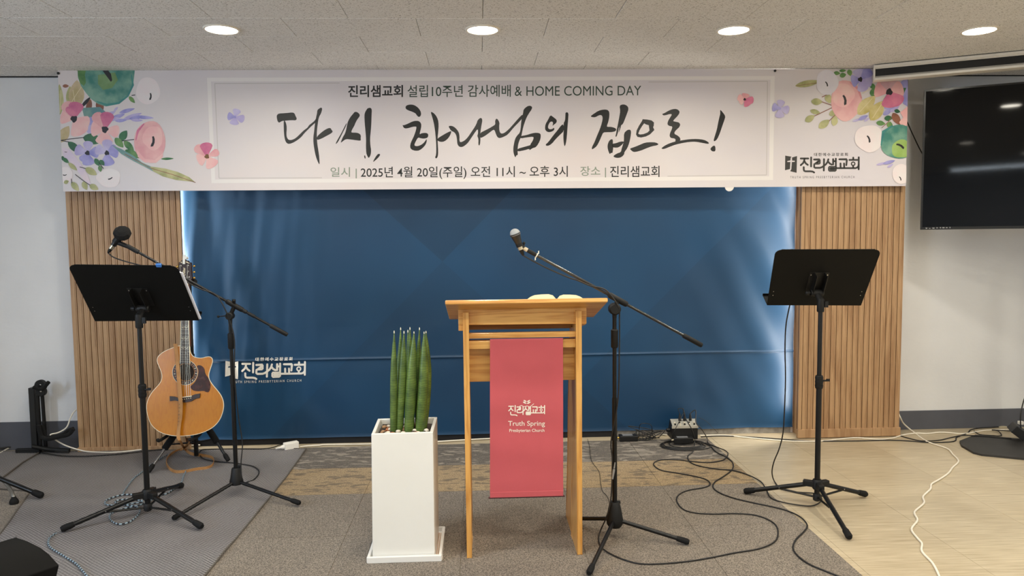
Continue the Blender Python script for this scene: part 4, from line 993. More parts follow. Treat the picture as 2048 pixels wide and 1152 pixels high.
# ------------------------------------------------------------------ black metal stands
blk = mat('stand_black', (10, 10, 11), .36, spec=.4); blm = mat('plastic_black', (17, 17, 18), .55, spec=.35); rub = mat('rubber_black', (15, 15, 16), .8, spec=.3); chrome = mat('chrome', (190, 190, 190), .2, metal=1.0); deskm = mat('desk_black', (8, 8, 7), .6, spec=.2)
def leg(parent, a, b_, r, foot=.014, name='leg'):
    a = Vector(a); b_ = Vector(b_); d = (b_-a).normalized()
    q = MB(); q.tube([a, b_-d*.03], r, blk, 12); o = q.build(name, parent)
    q = MB(); q.tube([b_-d*.055, b_-d*.045, b_-d*.012, b_-d*.003], [r*1.15, foot*.92, foot, foot*.7], rub, 12); q.build('rubber_foot', o)
    return o
def music_stand(label, hub, feet, desk, top_c, Yt, Yb, ledge, gz=CT):
    """desk: photo corners tl, tr, br, bl; Yt / Yb depth of its top and bottom edge"""
    hx, hy = hub.x, hub.y
    t = thing('music_stand', label, 'music stand', (hx, hy, CT))
    tl, tr_, br_, bl_ = at(*desk[0], Yt), at(*desk[1], Yt), at(*desk[2], Yb), at(*desk[3], Yb)
    zt_ = (tl.z+tr_.z)/2; zb_ = (bl_.z+br_.z)/2
    U = (tr_-tl+br_-bl_)/2; Wd = U.length; U.normalize()
    Vv = ((bl_+br_)-(tl+tr_))/2; H_ = Vv.length; Vn = Vv.normalized(); N_ = U.cross(Vn).normalized()
    if N_.y > 0: N_ = -N_           # towards the camera side
    r = .028; loop = []
    def P_(u, v): return (tl*(1-u)+tr_*u)*(1-v)+(bl_*(1-u)+br_*u)*v
    ru, rv = r/Wd, r/H_
    for k in range(7): a = math.pi-k/6*math.pi/2; loop.append(P_(ru+ru*math.cos(a), rv-rv*math.sin(a)))
    for k in range(7): a = math.pi/2-k/6*math.pi/2; loop.append(P_(1-ru+ru*math.cos(a), rv-rv*math.sin(a)))
    loop += [P_(1, 1), P_(0, 1)]
    q = MB(); q.prism(loop, -N_*.0022, deskm); de = q.build('desk', t, smooth=None, bevel=.0006, seg=1)
    # ledge on the reader's side with a small lip
    q = MB(); ld = -N_*ledge
    q.hexa([P_(0, .995), P_(1, .995), P_(1, .995)+ld, P_(0, .995)+ld, P_(0, .988), P_(1, .988), P_(1, .988)+ld, P_(0, .988)+ld], deskm)
    e2 = -Vn*.012
    q.hexa([P_(0, .995)+ld, P_(1, .995)+ld, P_(1, .995)+ld-N_*.002, P_(0, .995)+ld-N_*.002, P_(0, .995)+ld+e2, P_(1, .995)+ld+e2, P_(1, .995)+ld-N_*.002+e2, P_(0, .995)+ld-N_*.002+e2], deskm)
    q.build('ledge', t, smooth=None)
    q = MB(); top_e = [P_(ru, 0), P_(1-ru, 0)]
    q.tube([p-N_*.002 for p in top_e], .0022, deskm, 8); q.build('rolled_edge', t)
    for u in (.045, .955):
        for v in (.74, .81): 
            q = MB(); c = P_(u, v); q.lathe([(.0022, 0), (.0022, .0006), (0, .0012)], c, chrome, 8, axis=N_); q.build('rivet', t)
    # bracket: u-shaped channel, pivot, knobs
    uc = (Vector((hx, 0, 0))-Vector((P_(0, .7).x, 0, 0))).x/(U.x*Wd)
    uc = min(.6, max(.4, uc+0.0))
    dk = mat('bracket_black', (9, 9, 9), .5)
    q = MB(); c = P_(uc, .55)
    q.obox(c+N_*.001, U*.046, Vn*.052, N_*.001, dk)
    for s_ in (-.024, .024): q.obox(c+U*s_+N_*.018, U*.0012, Vn*.052, N_*.018, dk)
    q.build('bracket', t, smooth=None)
    for s_ in (-.038, .038):
        q = MB(); q.lathe([(.0035, 0), (.0035, .001), (0, .0022)], c+U*s_-Vn*.038+N_*.002, chrome, 8, axis=N_); q.build('screw', t)
    pv = c+Vn*.052+N_*.022
    pole_top = Vector((hx, hy, zb_+.035))
    q = MB(); q.tube([pv-U*.03, pv-U*.022, pv+U*.022, pv+U*.03], [.013, .016, .016, .013], blm, 14); q.build('pivot', t)
    q = MB(); q.tube([pv-U*.055, pv-U*.05, pv-U*.036, pv-U*.034], [.005, .010, .010, .005], blm, 10); q.tube([pv-U*.04, pv-U*.02], .004, blm, 8); q.build('tilt_knob', t)
    q = MB(); q.tube([pole_top-Vector((0, 0, .055)), pole_top-Vector((0, 0, .05)), pole_top, pv-Vector((0, 0, .004))], [.0145, .0165, .0165, .013], blm, 14)
    q.obox(pole_top+Vector((.024, -.004, -.02)), (.008, 0, 0), (0, .006, 0), (0, 0, .014), blm); q.build('neck_socket', t)
    zc = .62
    q = MB(); q.tube([(hx, hy, .10), (hx, hy, zc)], .0125, blk, 16); q.build('lower_pole', t)
    q = MB(); q.tube([(hx, hy, zc-.02), pole_top-Vector((0, 0, .02))], .0100, blk, 16); q.build('upper_pole', t)
    q = MB(); q.tube([(hx, hy, zc-.062), (hx, hy, zc-.058), (hx, hy, zc-.004), (hx, hy, zc)], [.0150, .0172, .0172, .014], blm, 16)
    for k in (.012, .03, .048): q.tube([(hx, hy, zc-k-.002), (hx, hy, zc-k+.002)], .0184, blm, 16)
    q.build('clutch_collar', t)
    q = MB(); q.tube([(hx+.014, hy-.006, zc-.024), (hx+.03, hy-.010, zc-.024)], .0042, blm, 8); q.obox((hx+.036, hy-.012, zc-.021), (.007, 0, 0), (0, .004, 0), (0, 0, .0055), blm); q.build('clamp_knob', t)
    # tripod: hub, three legs, three struts
    q = MB(); q.tube([(hx, hy, .128), (hx, hy, .122), (hx, hy, .085), (hx, hy, .080)], [.018, .022, .022, .018], blm, 16)
    q.tube([(hx, hy, .060), (hx, hy, .055), (hx, hy, .030), (hx, hy, .026)], [.015, .018, .018, .014], blm, 16); q.tube([(hx, hy, .03), (hx, hy, .12)], .0125, blk, 14)
    q.build('tripod_hub', t)
    for f in feet:
        f = Vector(f); d = Vector((f.x-hx, f.y-hy, 0)).normalized(); s_ = Vector((-d.y, d.x, 0))
        a = Vector((hx, hy, .104))+d*.024
        lg = leg(t, a, (f.x, f.y, gz+.0145), .0105, .0150)
        q = MB(); q.obox(a+d*.012, d*.026, s_*.013, Vector((0, 0, .014)), blm); q.build('leg_bracket', lg, smooth=None, bevel=.003)
        mid_ = a.lerp(Vector((f.x, f.y, gz+.0145)), .46)
        q = MB(); q.tube([Vector((hx, hy, .043))+d*.014, mid_-Vector((0, 0, .006))], .0052, blk, 8); q.build('strut', lg)
        q = MB(); q.tube([mid_-s_*.012, mid_+s_*.012], .0028, chrome, 8); q.build('rivet', lg)
    return t, P_, N_, Vn, U
hubL = Vector((-1.5545, 3.388, 0)); hubR = Vector((1.5655, 3.285, 0))
msL = music_stand('black music stand with loose papers on the left, in front of the guitar', hubL, (fl(120, 1062, .02), fl(405, 1056, .02), fl(365, 972, .02)), ((135, 530), (354, 532), (398, 641), (190, 642.5)), None, 3.32, 3.50, .05, .010)
msR = music_stand('empty black music stand on the right, on the bare vinyl floor', hubR, (fl(1487, 981, .02), fl(1734, 987, .02), fl(1700, 1074, .02)), ((1551, 500), (1763, 499.5), (1722, 611), (1534, 610.5)), None, 3.205, 3.39, .07, .001)
# papers on the left stand, a clip on its top edge
_, P_, N_, Vn, U = msL
pgw = mat('sheet_paper', (222, 222, 232), .75)
q = MB(); a = [P_(.52, .14)-N_*.004, P_(1.020, .13)-N_*.004, P_(1.020, .985)-N_*.004, P_(.52, .985)-N_*.004]; q.hexa(a+[p-N_*.006 for p in a], pgw)
o = q.build('sheet_music', None, smooth=None); tag(o, 'stack of white sheets sticking out of the left music stand', 'paper')
q = MB(); c = P_(.835, -.01); q.obox(c, U*.011, Vn*.0075, N_*.006, mat('clip_blue', (64, 120, 196), .35))
cl = thing('paper_clip', 'small blue clip on the top edge of the left music stand', 'clip', c); q.build('clip_body', cl, smooth=None, bevel=.001)
q = MB(); q.tube([c-Vn*.006-U*.006, c-Vn*.018-U*.007, c-Vn*.021, c-Vn*.018+U*.007, c-Vn*.006+U*.006], .0011, chrome, 6); q.build('clip_wire', cl)

def mic_stand(label, hub, feet, jt, boom_a, boom_b, cone_z, style, gz=CT):
    """hub on the floor, jt = joint point, boom from boom_a (microphone end) to boom_b (tail)"""
    hx, hy = hub.x, hub.y; t = thing('microphone_stand', label, 'microphone stand', (hx, hy, CT))
    jt = Vector((hx, hy, jt.z)); zc = .60
    z0 = cone_z
    if style == 'R':
        prof = [(.026, z0-.02), (.034, z0-.008), (.036, z0+.01), (.031, z0+.04), (.022, z0+.082), (.019, z0+.088), (.014, z0+.088)]
    else:
        prof = [(.030, z0-.004), (.033, z0), (.033, z0+.012), (.028, z0+.03), (.021, z0+.075), (.018, z0+.079), (.014, z0+.079)]
    q = MB(); q.lathe(prof, (hx, hy, 0), blm, 24); q.build('tripod_hub', t)
    q = MB(); q.obox((hx+.012, hy, z0+.085), (.012, 0, 0), (0, .006, 0), (0, 0, .006), blm); q.build('hub_screw', t, smooth=None, bevel=.002)
    for f in feet:
        f = Vector(f); d = Vector((f.x-hx, f.y-hy, 0)).normalized(); a = Vector((hx, hy, z0+.008))+d*.022
        leg(t, a, (f.x, f.y, gz+.0125), .0085, .0125)
    q = MB(); q.tube([(hx, hy, z0+.06), (hx, hy, zc)], .0105, blk, 16); q.build('lower_pole', t)
    q = MB(); q.tube([(hx, hy, zc-.01), (hx, hy, jt.z-.05)], .0085 if style == 'R' else .0088, blk, 16); q.build('upper_pole', t)
    ax = (boom_b-boom_a).normalized()
    zg = jt.z-.10
    q = MB(); q.tube([(hx, hy, zg-.075), (hx, hy, zg-.07), (hx, hy, zg), (hx, hy, zg+.003)], [.012, .0152, .0152, .012], blm, 16); q.build('grip_sleeve', t)
    q = MB(); q.tube([(hx, hy, .42), (hx, hy, .44)], .0125, blm, 14) if style == 'R' else q.tube([(hx, hy, zc-.03), (hx, hy, zc+.01)], .0125, blm, 14); q.build('ring_collar', t)
    q = MB(); q.tube([(hx, hy, zg), (hx, hy, jt.z-.03)], .0065, chrome if style == 'R' else blk, 12); q.build('threaded_stem', t)
    q = MB(); dy = Vector((0, -1, 0))
    rj = .0245 if style == 'R' else .0185
    q.tube([jt+Vector((0, -.021, -.012)), jt+Vector((0, -.016, -.012)), jt+Vector((0, .016, -.012)), jt+Vector((0, .021, -.012))], [rj*.8, rj, rj, rj*.8], blm, 24)
    q.tube([jt+Vector((0, 0, -.05)), jt+Vector((0, 0, -.02))], [.0085, .011], blm, 12); q.build('boom_joint', t)
    # nearest point of the boom
    k_ = (jt-boom_a).dot(ax); bc = boom_a+ax*k_; up_ = (bc-jt)
    q = MB(); q.tube([bc-ax*.045, bc-ax*.04, bc+ax*.04, bc+ax*.045], [.009, .0125, .0125, .010], blm, 14)
    q.tube([jt+Vector((0, 0, -.012)), bc], .010, blm, 10); q.build('boom_clamp', t)
    if style == 'L':
        kp = bc+Vector((.0, -.008, .02)); q = MB(); q.tube([bc, kp+Vector((0, 0, .006)), kp+Vector((0, 0, .012))], [.004, .009, .007], blm, 10); q.build('boom_knob', t)
        lv = jt+Vector((-.05, -.02, -.012)); q = MB(); q.tube([jt+Vector((0, -.02, -.008)), lv], .0026, blk, 8); q.ball(lv, .0065, blm, 10); q.build('tilt_lever', t)
    q = MB(); q.tube([boom_a, boom_b-ax*.09], .0062, blk if style == 'L' else mat('boom_gloss', (34, 32, 32), .22, coat=.5), 12); q.build('boom_arm', t)
    q = MB(); q.tube([boom_b-ax*.095, boom_b-ax*.09, boom_b-ax*.004, boom_b], [.0085, .0105, .0105, .008], blm, 14); q.build('counterweight', t)
    if style == 'L':
        for dd, r_ in ((.20, .0098), (.245, .0082)):
            q = MB(); q.tube([bc+ax*(dd-.17), bc+ax*(dd-.135)], r_, blm, 12); q.build('boom_sleeve', t)
    return t, bc, ax
hR = Vector((.556, 2.995, 0)); Yb_ = 2.995
jR = at(1226, 612, Yb_)
ba = at(1052, 499, 2.97); bb2 = at(1404, 691, 3.02)
tR, bcR, axR = mic_stand('black boom microphone stand beside the pulpit', hR, (fl(1380, 1087, .012), fl(1177, 1150, .012), fl(1139, 1039, .012)), jR, ba, bb2, .068, 'R')
hL = Vector((-1.2255, 3.625, 0)); jL = at(460, 627, 3.625)
ba2 = at(258, 494, 3.60); bb3 = at(575, 670, 3.64)
d3 = Vector((-.3, .95, 0)).normalized()*.40
tL, bcL, axL = mic_stand('black boom microphone stand between the guitar and the backdrop emblem', hL, (fl(601, 1011, .012), fl(345, 1042, .012), (hL.x+d3.x, hL.y+d3.y, .012)), jL, ba2, bb3, .066, 'L', .010)
hubz = fl(1230, 1045, .06)

# microphones
grill = mat('mic_grille', (176, 180, 184), .35, metal=.9, bump=.9, bscale=900); micb = mat('mic_body', (30, 29, 28), .3, coat=.3); silver = mat('silver', (214, 204, 178), .3, metal=.8); foam = mat('foam_black', (14, 14, 15), 1.0, bump=1.0, bscale=300)
def microphone(label, head, tail, R_, style):
    t = thing('microphone', label, 'microphone', tail); ax = (head-tail).normalized(); Ln = (head-tail).length
    if style == 'R':
        q = MB(); q.ball(head-ax*.004, R_, grill, 20); q.build('grille', t, smooth=80)
        q = MB(); q.tube([head-ax*(R_*.35), head-ax*(R_*.1)], R_*1.04, mat('grille_band', (90, 92, 94), .3, metal=.9), 20); q.build('grille_band', t)
        q = MB(); q.tube([head-ax*R_*.45, head-ax*R_*.9, head-ax*(Ln*.55), tail+ax*.042], [R_*.98, R_*.86, R_*.55, .0115], micb, 18); q.build('handle', t)
    else:
        q = MB()
        cen = head-ax*.004; vs = []; fs = []
        q.lathe([(.0, .026), (.020, .024), (.036, .014), (.0405, -.002), (.034, -.018), (.020, -.026), (0, -.027)], cen, foam, 10, axis=Vector((.25, -.75, .75)).normalized()); q.build('foam_windscreen', t, smooth=25)
        q = MB(); q.tube([head-ax*.012, head-ax*.04, tail+ax*.046], [.0165, .0155, .0125], micb, 18); q.build('handle', t)
    q = MB(); q.tube([tail+ax*.046, tail+ax*.026], .0108, silver, 16); q.build('connector_ring', t)
    q = MB(); q.tube([tail+ax*.028, tail+ax*.012, tail], [.0095, .0078, .004], blm, 14); q.build('connector', t)
    return t, ax
hm, tm = at(1029.5, 466, 2.96), at(1046.5, 511, 2.97)
mR, mxR = microphone('handheld microphone with silver grille held over the pulpit', hm, tm, .0215, 'R')
hm2, tm2 = at(245.5, 465, 3.59), at(216, 505.5, 3.60)
mL, mxL = microphone('microphone with black foam windscreen above the left music stand', hm2, tm2, .03, 'L')
# clips that hold the microphones belong to the stands
q = MB(); c = tm.lerp(hm, .52); q.tube([c-mxR*.012, c+mxR*.016], .0138, blm, 14); q.tube([c, ba], .007, blm, 10); q.build('microphone_clip', tR)
q = MB(); q.tube([ba-axR*.012, ba+axR*.006], .0085, mat('beige_sleeve', (196, 184, 160), .4), 12); q.tube([ba+axR*.006, ba+axR*.045], .0085, blm, 12); q.build('boom_tip', tR)
q = MB(); kk = ba+Vector((-.008, 0, .026)); q.tube([ba-axR*.01, kk], .003, blm, 8); q.ball(kk, .006, blm, 10); q.build('tilt_knob', tR)
q = MB(); c = ba+axR*.05; q.tube([c-axR*.002, c+axR*.002], .0098, mat('tie_white', (232, 226, 210), .6), 12); q.obox(c+Vector((.008, 0, .012)), (.002, 0, .001), (0, .002, 0), (0, 0, .006), MATS['tie_white']); q.obox(c+Vector((-.006, -.002, -.014)), (.002, 0, .001), (0, .002, 0), (0, 0, .006), MATS['tie_white']); q.build('cable_tie', tR)
q = MB(); c = tm2.lerp(hm2, .62); q.tube([c-mxL*.014, c+mxL*.018], .0175, blm, 14); q.tube([c-mxL*.01, ba2], [.012, .010], blm, 10); q.tube([ba2-axL*.01, ba2+axL*.05], .0105, blm, 12); q.build('microphone_clip', tL)

# ------------------------------------------------------------------ acoustic guitar on its stand
GB, GT = at(372, 872, 4.0), at(370, 512, 4.17)
gu = (GT-GB); gu.x = 0; gu.normalize(); gn = Vector((1, 0, 0)).cross(gu).normalized()
if gn.y > 0: gn = -gn
gp = onplane(GB, gn)
G3 = lambda pts: [(285+a/4.114, 640+b_/4.114) for a, b_ in pts]
spr = wood('spruce', (190, 121, 28), (182, 112, 23), 'z', 1.0, .25, .3, rings=40); side_w = wood('side_wood', (120, 66, 38), (84, 42, 24), 'z', 1.0, .25, .6)
bind = mat('binding', (236, 226, 196), .35); ebony = mat('ebony', (48, 32, 26), .4, var=.15, vscale=40); maho = wood('neck_wood', (120, 74, 44), (88, 50, 30), 'z', 1.0, .3, .4)
gold = mat('gold', (220, 172, 84), .25, metal=1.0); pearl = mat('pearl', (226, 214, 180), .3); tort = mat('pickguard', (44, 20, 22), .18, c2=(66, 32, 30), vscale=40, coat=.5); steel = mat('string', (206, 196, 172), .3, metal=.9)
body_o = G3([(305,207),(240,230),(190,250),(150,275),(122,305),(116,340),(135,385),(155,430),(160,470),(150,510),(115,550),(70,600),(40,660),(30,710),(35,770),(60,850),(110,905),(170,938),(250,955),(330,957),(430,948),(520,920),(590,880),(640,820),(665,750),(672,690),(655,630),(620,580),(580,535),(550,490),(545,450),(560,400),(578,350),(578,320),(560,300),(530,300),(490,312),(450,310),(420,300),(402,280),(392,250),(392,207)])
body_s = [(p.x, p.y) for p in chaikin([(a, b_, 0) for a, b_ in body_o], True, 2)]
gt = thing('acoustic_guitar', 'natural wood acoustic guitar with dark pickguard and tan strap leaning on its stand', 'guitar', GB)
def gpoly(q, pts, off0, off1, m, holes=()):
    q.prism([gp(a, b_, off0) for a, b_ in pts], gn*(off1-off0), m, [[gp(a, b_, off0) for a, b_ in h] for h in holes])
def shrink(pts, k):
    cx = sum(p[0] for p in pts)/len(pts); cy = sum(p[1] for p in pts)/len(pts); out = []; n = len(pts)
    for i in range(n):
        a, b_ = Vector(pts[i-1]), Vector(pts[(i+1) % n]); t = (b_-a).normalized(); nr = Vector((-t.y, t.x)); p = Vector(pts[i]); c = Vector((cx, cy))
        if nr.dot(c-p) < 0 and abs(p.x-cx) > 0: pass
        out.append(p)
    return out
def inset(pts, d):
    A_ = sum(pts[i][0]*pts[(i+1) % len(pts)][1]-pts[(i+1) % len(pts)][0]*pts[i][1] for i in range(len(pts)))
    s_ = 1 if A_ > 0 else -1; out = []; n = len(pts)
    for i in range(n):
        t = (Vector(pts[(i+1) % n])-Vector(pts[i-1])).normalized(); out.append((pts[i][0]-t.y*d*s_, pts[i][1]+t.x*d*s_))
    return out
circ = lambda cx, cy, r, n=36: [(cx+r*math.cos(2*math.pi*k/n), cy+r*math.sin(2*math.pi*k/n)) for k in range(n)]
SH = (371.3, 744.5)
gv = (-gn*.085+Vector((-.045, 0, 0)))
q = MB(); q.prism([gp(a, b_, -.003) for a, b_ in inset(body_s, .35)], gv, side_w); bo = q.build('body', gt, smooth=40)
q = MB(); gpoly(q, body_s, -.0035, .0005, bind, [inset(body_s, 1.0)]); q.build('binding', gt, smooth=40)
hole = circ(SH[0], SH[1], 17.3)
q = MB(); gpoly(q, inset(body_s, 1.0), -.0028, .0004, spr, [hole]); q.build('soundboard', gt, smooth=None)
q = MB(); gpoly(q, hole, -.006, -.0029, mat('hole_dark', (26, 16, 12), .9)); q.build('sound_hole', gt, smooth=None)
q = MB(); gpoly(q, circ(SH[0]-1.2, SH[1]+.3, 24.8), .0004, .0009, ebony, [circ(SH[0], SH[1], 18.0)])
for k in range(26):
    a = 2*math.pi*k/26+.1; r_ = 21.5; cx, cy = SH[0]-.7+r_*math.cos(a), SH[1]+.2+r_*math.sin(a); t = Vector((-math.sin(a), math.cos(a))); n_2 = Vector((math.cos(a), math.sin(a)))
    c = Vector((cx, cy)); w1, w2 = (1.5, .8) if k % 2 else (.6, 2.0)
    gpoly(q, [tuple(c+t*w1+n_2*w2), tuple(c-t*w1+n_2*w2*.6), tuple(c-t*w1-n_2*w2), tuple(c+t*w1-n_2*w2*.6)], .0009, .0012, mat('rosette_amber', (178, 118, 66), .35) if k % 3 else pearl)
gpoly(q, circ(SH[0]-1.2, SH[1]+.3, 25.4), .0004, .0008, bind, [circ(SH[0]-1.2, SH[1]+.3, 24.8)])
q.build('rosette', gt, smooth=None)
q = MB(); gpoly(q, [tuple(v)[:2] for v in chaikin([(a, b_, 0) for a, b_ in G3([(445,375),(480,370),(512,398),(515,440),(545,478),(562,530),(557,572),(545,596),(525,592),(505,582),(440,587),(405,572),(393,545),(425,520),(450,480),(462,430),(460,405)])], True, 2)], .0004, .0020, tort); q.build('pickguard', gt, smooth=None)
q = MB(); gpoly(q, G3([(228,626),(270,630),(300,642),(345,640),(400,625),(440,610),(478,604),(475,640),(442,645),(405,668),(350,678),(300,668),(270,660),(230,666)]), .0004, .008, ebony); br_ = q.build('bridge', gt, smooth=None, bevel=.001)
q = MB(); gpoly(q, G3([(300,636),(410,622),(410,629),(300,643)]), .008, .0115, bind); q.build('saddle', br_, smooth=None)
q = MB()
for k in range(6):
    x, y = G3([(318+k*17, 657-k*3)])[0]; q.lathe([(.0022, 0), (.0026, .003), (0, .005)], gp(x, y, .008), pearl, 8, axis=gn)
q.build('bridge_pins', br_, kind='stuff')
# neck and fretboard
NK = [(363.8, 566), (376.2, 566), (380.2, 727), (360.6, 727)]
q = MB(); gpoly(q, [(363.8, 566), (376.2, 566), (379.0, 692), (361.6, 692)], -.020, .0005, maho); q.build('neck', gt, smooth=None, bevel=.006)
q = MB(); gpoly(q, NK, .0005, .0060, ebony)
gpoly(q, [(363.5, 566), (364.2, 566), (361.1, 727), (360.4, 727)], .0005, .0063, bind); gpoly(q, [(375.9, 566), (376.6, 566), (380.5, 727), (379.8, 727)], .0005, .0063, bind)
fb_ = q.build('fretboard', gt, smooth=None)
nut, sad = 566.0, 795.0
def edge(y): t = (y-566)/161.0; return 363.8+(360.6-363.8)*t, 376.2+(380.2-376.2)*t
for k in range(1, 21):
    y = sad-(sad-nut)*2**(-k/12.0)
    if y > 725: break
    a, b_ = edge(y); q = MB(); q.tube([gp(a+.3, y, .0062), gp(b_-.3, y, .0062)], .0006, steel, 6); q.build('fret', fb_)
q = MB()
for k in (1, 3, 5, 7, 9, 12, 15):
    y0_, y1_ = sad-(sad-nut)*2**(-(k-1)/12.0), sad-(sad-nut)*2**(-k/12.0); y = (y0_+y1_)/2; a, b_ = edge(y); c = (a+b_)/2
    for s_ in (-1, 1):
        for u, v in ((1.2, -1.0), (3.4, .6), (5.6, -.8)):
            gpoly(q, [(c+s_*(u-1.3), y+v+.9), (c+s_*(u+1.1), y+v+.2), (c+s_*(u+1.4), y+v-.7), (c+s_*(u-1.0), y+v)], .0060, .0062, pearl)
q.build('pearl_inlay', fb_, smooth=None)
q = MB(); gpoly(q, [(363.6, 564.8), (376.4, 564.8), (376.4, 567), (363.6, 567)], .0005, .0072, bind); q.build('nut', fb_, smooth=None)
q = MB(); gpoly(q, [(358.0, 524.5), (361, 524), (364, 520.5), (367, 521), (369.5, 518), (372.5, 521), (376, 521), (379, 525), (381.8, 525), (383, 545), (384, 558), (378, 563), (376.4, 567), (363.6, 567), (361, 562), (356.5, 556), (357, 540)], -.014, .001, mat('head_veneer', (44, 22, 16), .45)); hd = q.build('headstock', gt, smooth=None, bevel=.001)
q = MB()
for pts in ([(359, 526.5), (361.5, 524.8), (363.5, 526.5), (364.5, 524.2), (363, 523.4), (361, 525)], [(371.5, 524), (374.5, 523), (376, 525), (379.5, 525.8), (378, 527), (374.5, 525.8)]): gpoly(q, pts, .001, .0014, pearl)
q.build('head_inlay', hd, smooth=None)
# vertical maker's lettering up the headstock
v, f = text_mesh('Crafter', .02); x0 = min(a[0] for a in v); x1 = max(a[0] for a in v); y0 = min(a[1] for a in v); y1 = max(a[1] for a in v)
q = MB(); q.keep = True
q.add([gp(365.4+(a[1]-y0)/(y1-y0)*(-1)*0+5.2*(1-(a[1]-y0)/(y1-y0)) if False else 370.8-5.4*(a[1]-y0)/(y1-y0), 552-17*(a[0]-x0)/(x1-x0), .0016) for a in v], f, pearl); q.build('head_lettering', hd, smooth=None)
for (x, y, s_) in ((361, 532, -1), (376, 531, 1), (360.2, 544, -1), (376.4, 543, 1), (360.5, 556, -1), (377.6, 554.5, 1)):
    q = MB(); q.lathe([(.0058, 0), (.0058, .002), (.0032, .003), (.0026, .009), (0, .010)], gp(x, y, .001), chrome, 14, axis=gn); tu = q.build('tuner', hd)
    e = 386.8 if s_ > 0 else 353.2; yy = y+.8
    q = MB(); a = gp(x, yy, -.010); b_ = gp(e, yy, -.010); q.tube([a, b_], .0018, gold, 8); q.ball(b_, .0062, gold, 12, (1.1, .6, 1.0)); q.build('tuner_button', tu)
for k in range(6):
    xa = 365.2+k*1.95; xb = 363.0+k*3.2+.0; yb = G3([(0, 640-k*3)])[0][1]
    x1_, y1_ = G3([(318+k*17, 638-k*3)])[0]
    q = MB(); q.tube([gp((361, 360.2, 360.5, 377.6, 376.4, 376)[k], (532, 544, 556, 554.5, 543, 531)[k], .007), gp(xa, 566, .0078), gp(x1_, y1_, .012)], .00055, steel, 5); q.build('string', gt)
# strap
sue = mat('strap_suede', (182, 134, 82), .7, c2=(166, 118, 70), vscale=20)
sp_px = [(274, 195, .006), (283, 270, .004), (292, 360, .006), (304, 470, .010), (316, 560, .018), (324, 630, .024), (328, 690, .022), (324, 780, .020), (314, 860, .018), (308, 920, .020), (312, 965, .026)]
path = [gp(*G3([(a, b_)])[0], o) for a, b_, o in sp_px]
fpx = [(361.5, 880), (368, 894), (381, 906), (405.6, 911), (423, 915), (427.5, 922), (424, 931), (412, 936), (395, 938), (368, 943), (349, 943), (336, 934), (333, 920), (345, 906), (362, 899)]
path2 = [at(361.5, 884, 3.97)]+[fl(a, b_, .014) for a, b_ in fpx[1:]]+[at(376, 889, 4.15), at(381, 876, 4.2)]
path2[1] = fl(369, 897, .05); path2[2] = fl(382, 907, .03)
allp = smoothpath(path+path2, 5); nA = len(path)*5-5
vs = []; fs = []
for i, p in enumerate(allp):
    t_ = min(1, max(0, (i-nA)/10.0)); W_ = Vector((1, 0, 0)).lerp(Vector((.12, 0, 1)).normalized(), t_); wd = .0105 if i < nA*.75 else .009
    dirv = (allp[min(i+1, len(allp)-1)]-allp[max(i-1, 0)]).normalized(); nn_ = W_.cross(dirv).normalized()*.0011
    vs += [p-W_*wd-nn_, p+W_*wd-nn_, p+W_*wd+nn_, p-W_*wd+nn_]
for i in range(len(allp)-1):
    for k in range(4): fs.append((i*4+k, i*4+(k+1) % 4, (i+1)*4+(k+1) % 4, (i+1)*4+k))
q = MB(); q.add(vs, fs, sue); so = q.build('strap', gt, smooth=60); so['label'] = 'tan suede guitar strap hanging down to the floor'
q = MB()
for k in range(7):
    a = Vector(G3([(322-k*2, 690+k*28)])[0]); q.add([gp(a.x-1.6, a.y, .0255), gp(a.x+(1.6 if k % 2 else .2), a.y+.3, .0255), gp(a.x+(1.6 if k % 2 else .2), a.y+1.1, .0255), gp(a.x-1.6, a.y+.8, .0255)], [(0, 1, 2, 3)], ebony)
q.build('strap_slots', so, smooth=None)
# clip-on tuner on the headstock
ct_ = thing('clip_tuner', 'white clip-on tuner on top of the guitar headstock', 'tuner', gp(369, 520, .004))
q = MB(); gpoly(q, [(367.2, 509.2), (370.8, 510.2), (370.2, 528), (366.4, 528)], .0015, .008, mat('tuner_white', (226, 226, 222), .4)); q.build('tuner_face', ct_, smooth=None, bevel=.001)
q = MB(); gpoly(q, [(370.8, 512.5), (374.2, 514), (374.0, 517.5), (370.6, 518)], -.016, .006, MATS['tuner_white']); q.build('tuner_jaw', ct_, smooth=None, bevel=.001)

# guitar stand
gx_ = at(384, 700, 4.27).x; GSy = 4.27
gs = thing('guitar_stand', 'black tripod guitar stand with foam arms holding the acoustic guitar', 'guitar stand', (gx_, GSy, .008))
q = MB(); q.tube([(gx_, GSy, .02), (gx_, GSy, .62)], .0125, blk, 14); q.tube([(gx_, GSy, .60), (gx_+.004, GSy, 1.06)], .009, blk, 12); q.build('pole', gs)
q = MB(); q.tube([(gx_, GSy, .30), (gx_, GSy, .36)], .021, blm, 14); q.build('hub', gs)
for f in (fl(297, 943, .02), fl(457, 921, .02)):
    a = Vector((gx_, GSy, .31)); d = (f-a); q = MB(); q.tube([a, f-d.normalized()*.02], .008, mat('leg_steel', (120, 120, 122), .25, metal=.8) if f.x < gx_ else blk, 12); lg = q.build('leg', gs)
    q = MB(); q.tube([a+d*.16, a+d*.17, a+d*.66, a+d*.67], [.014, .0185, .0185, .014], foam, 14); q.build('foam_sleeve', lg)
    q = MB(); q.tube([f-d.normalized()*.045, f-d.normalized()*.03, f], [.010, .0135, .012], rub, 12); q.build('rubber_foot', lg)
    q = MB(); q.tube([(gx_, GSy, .10), a+d*.6], .0045, blk, 8); q.build('brace', lg)
f = Vector((gx_+.10, 4.40, .02)); q = MB(); q.tube([(gx_, GSy, .31), f], .008, blk, 12); q.build('leg', gs)
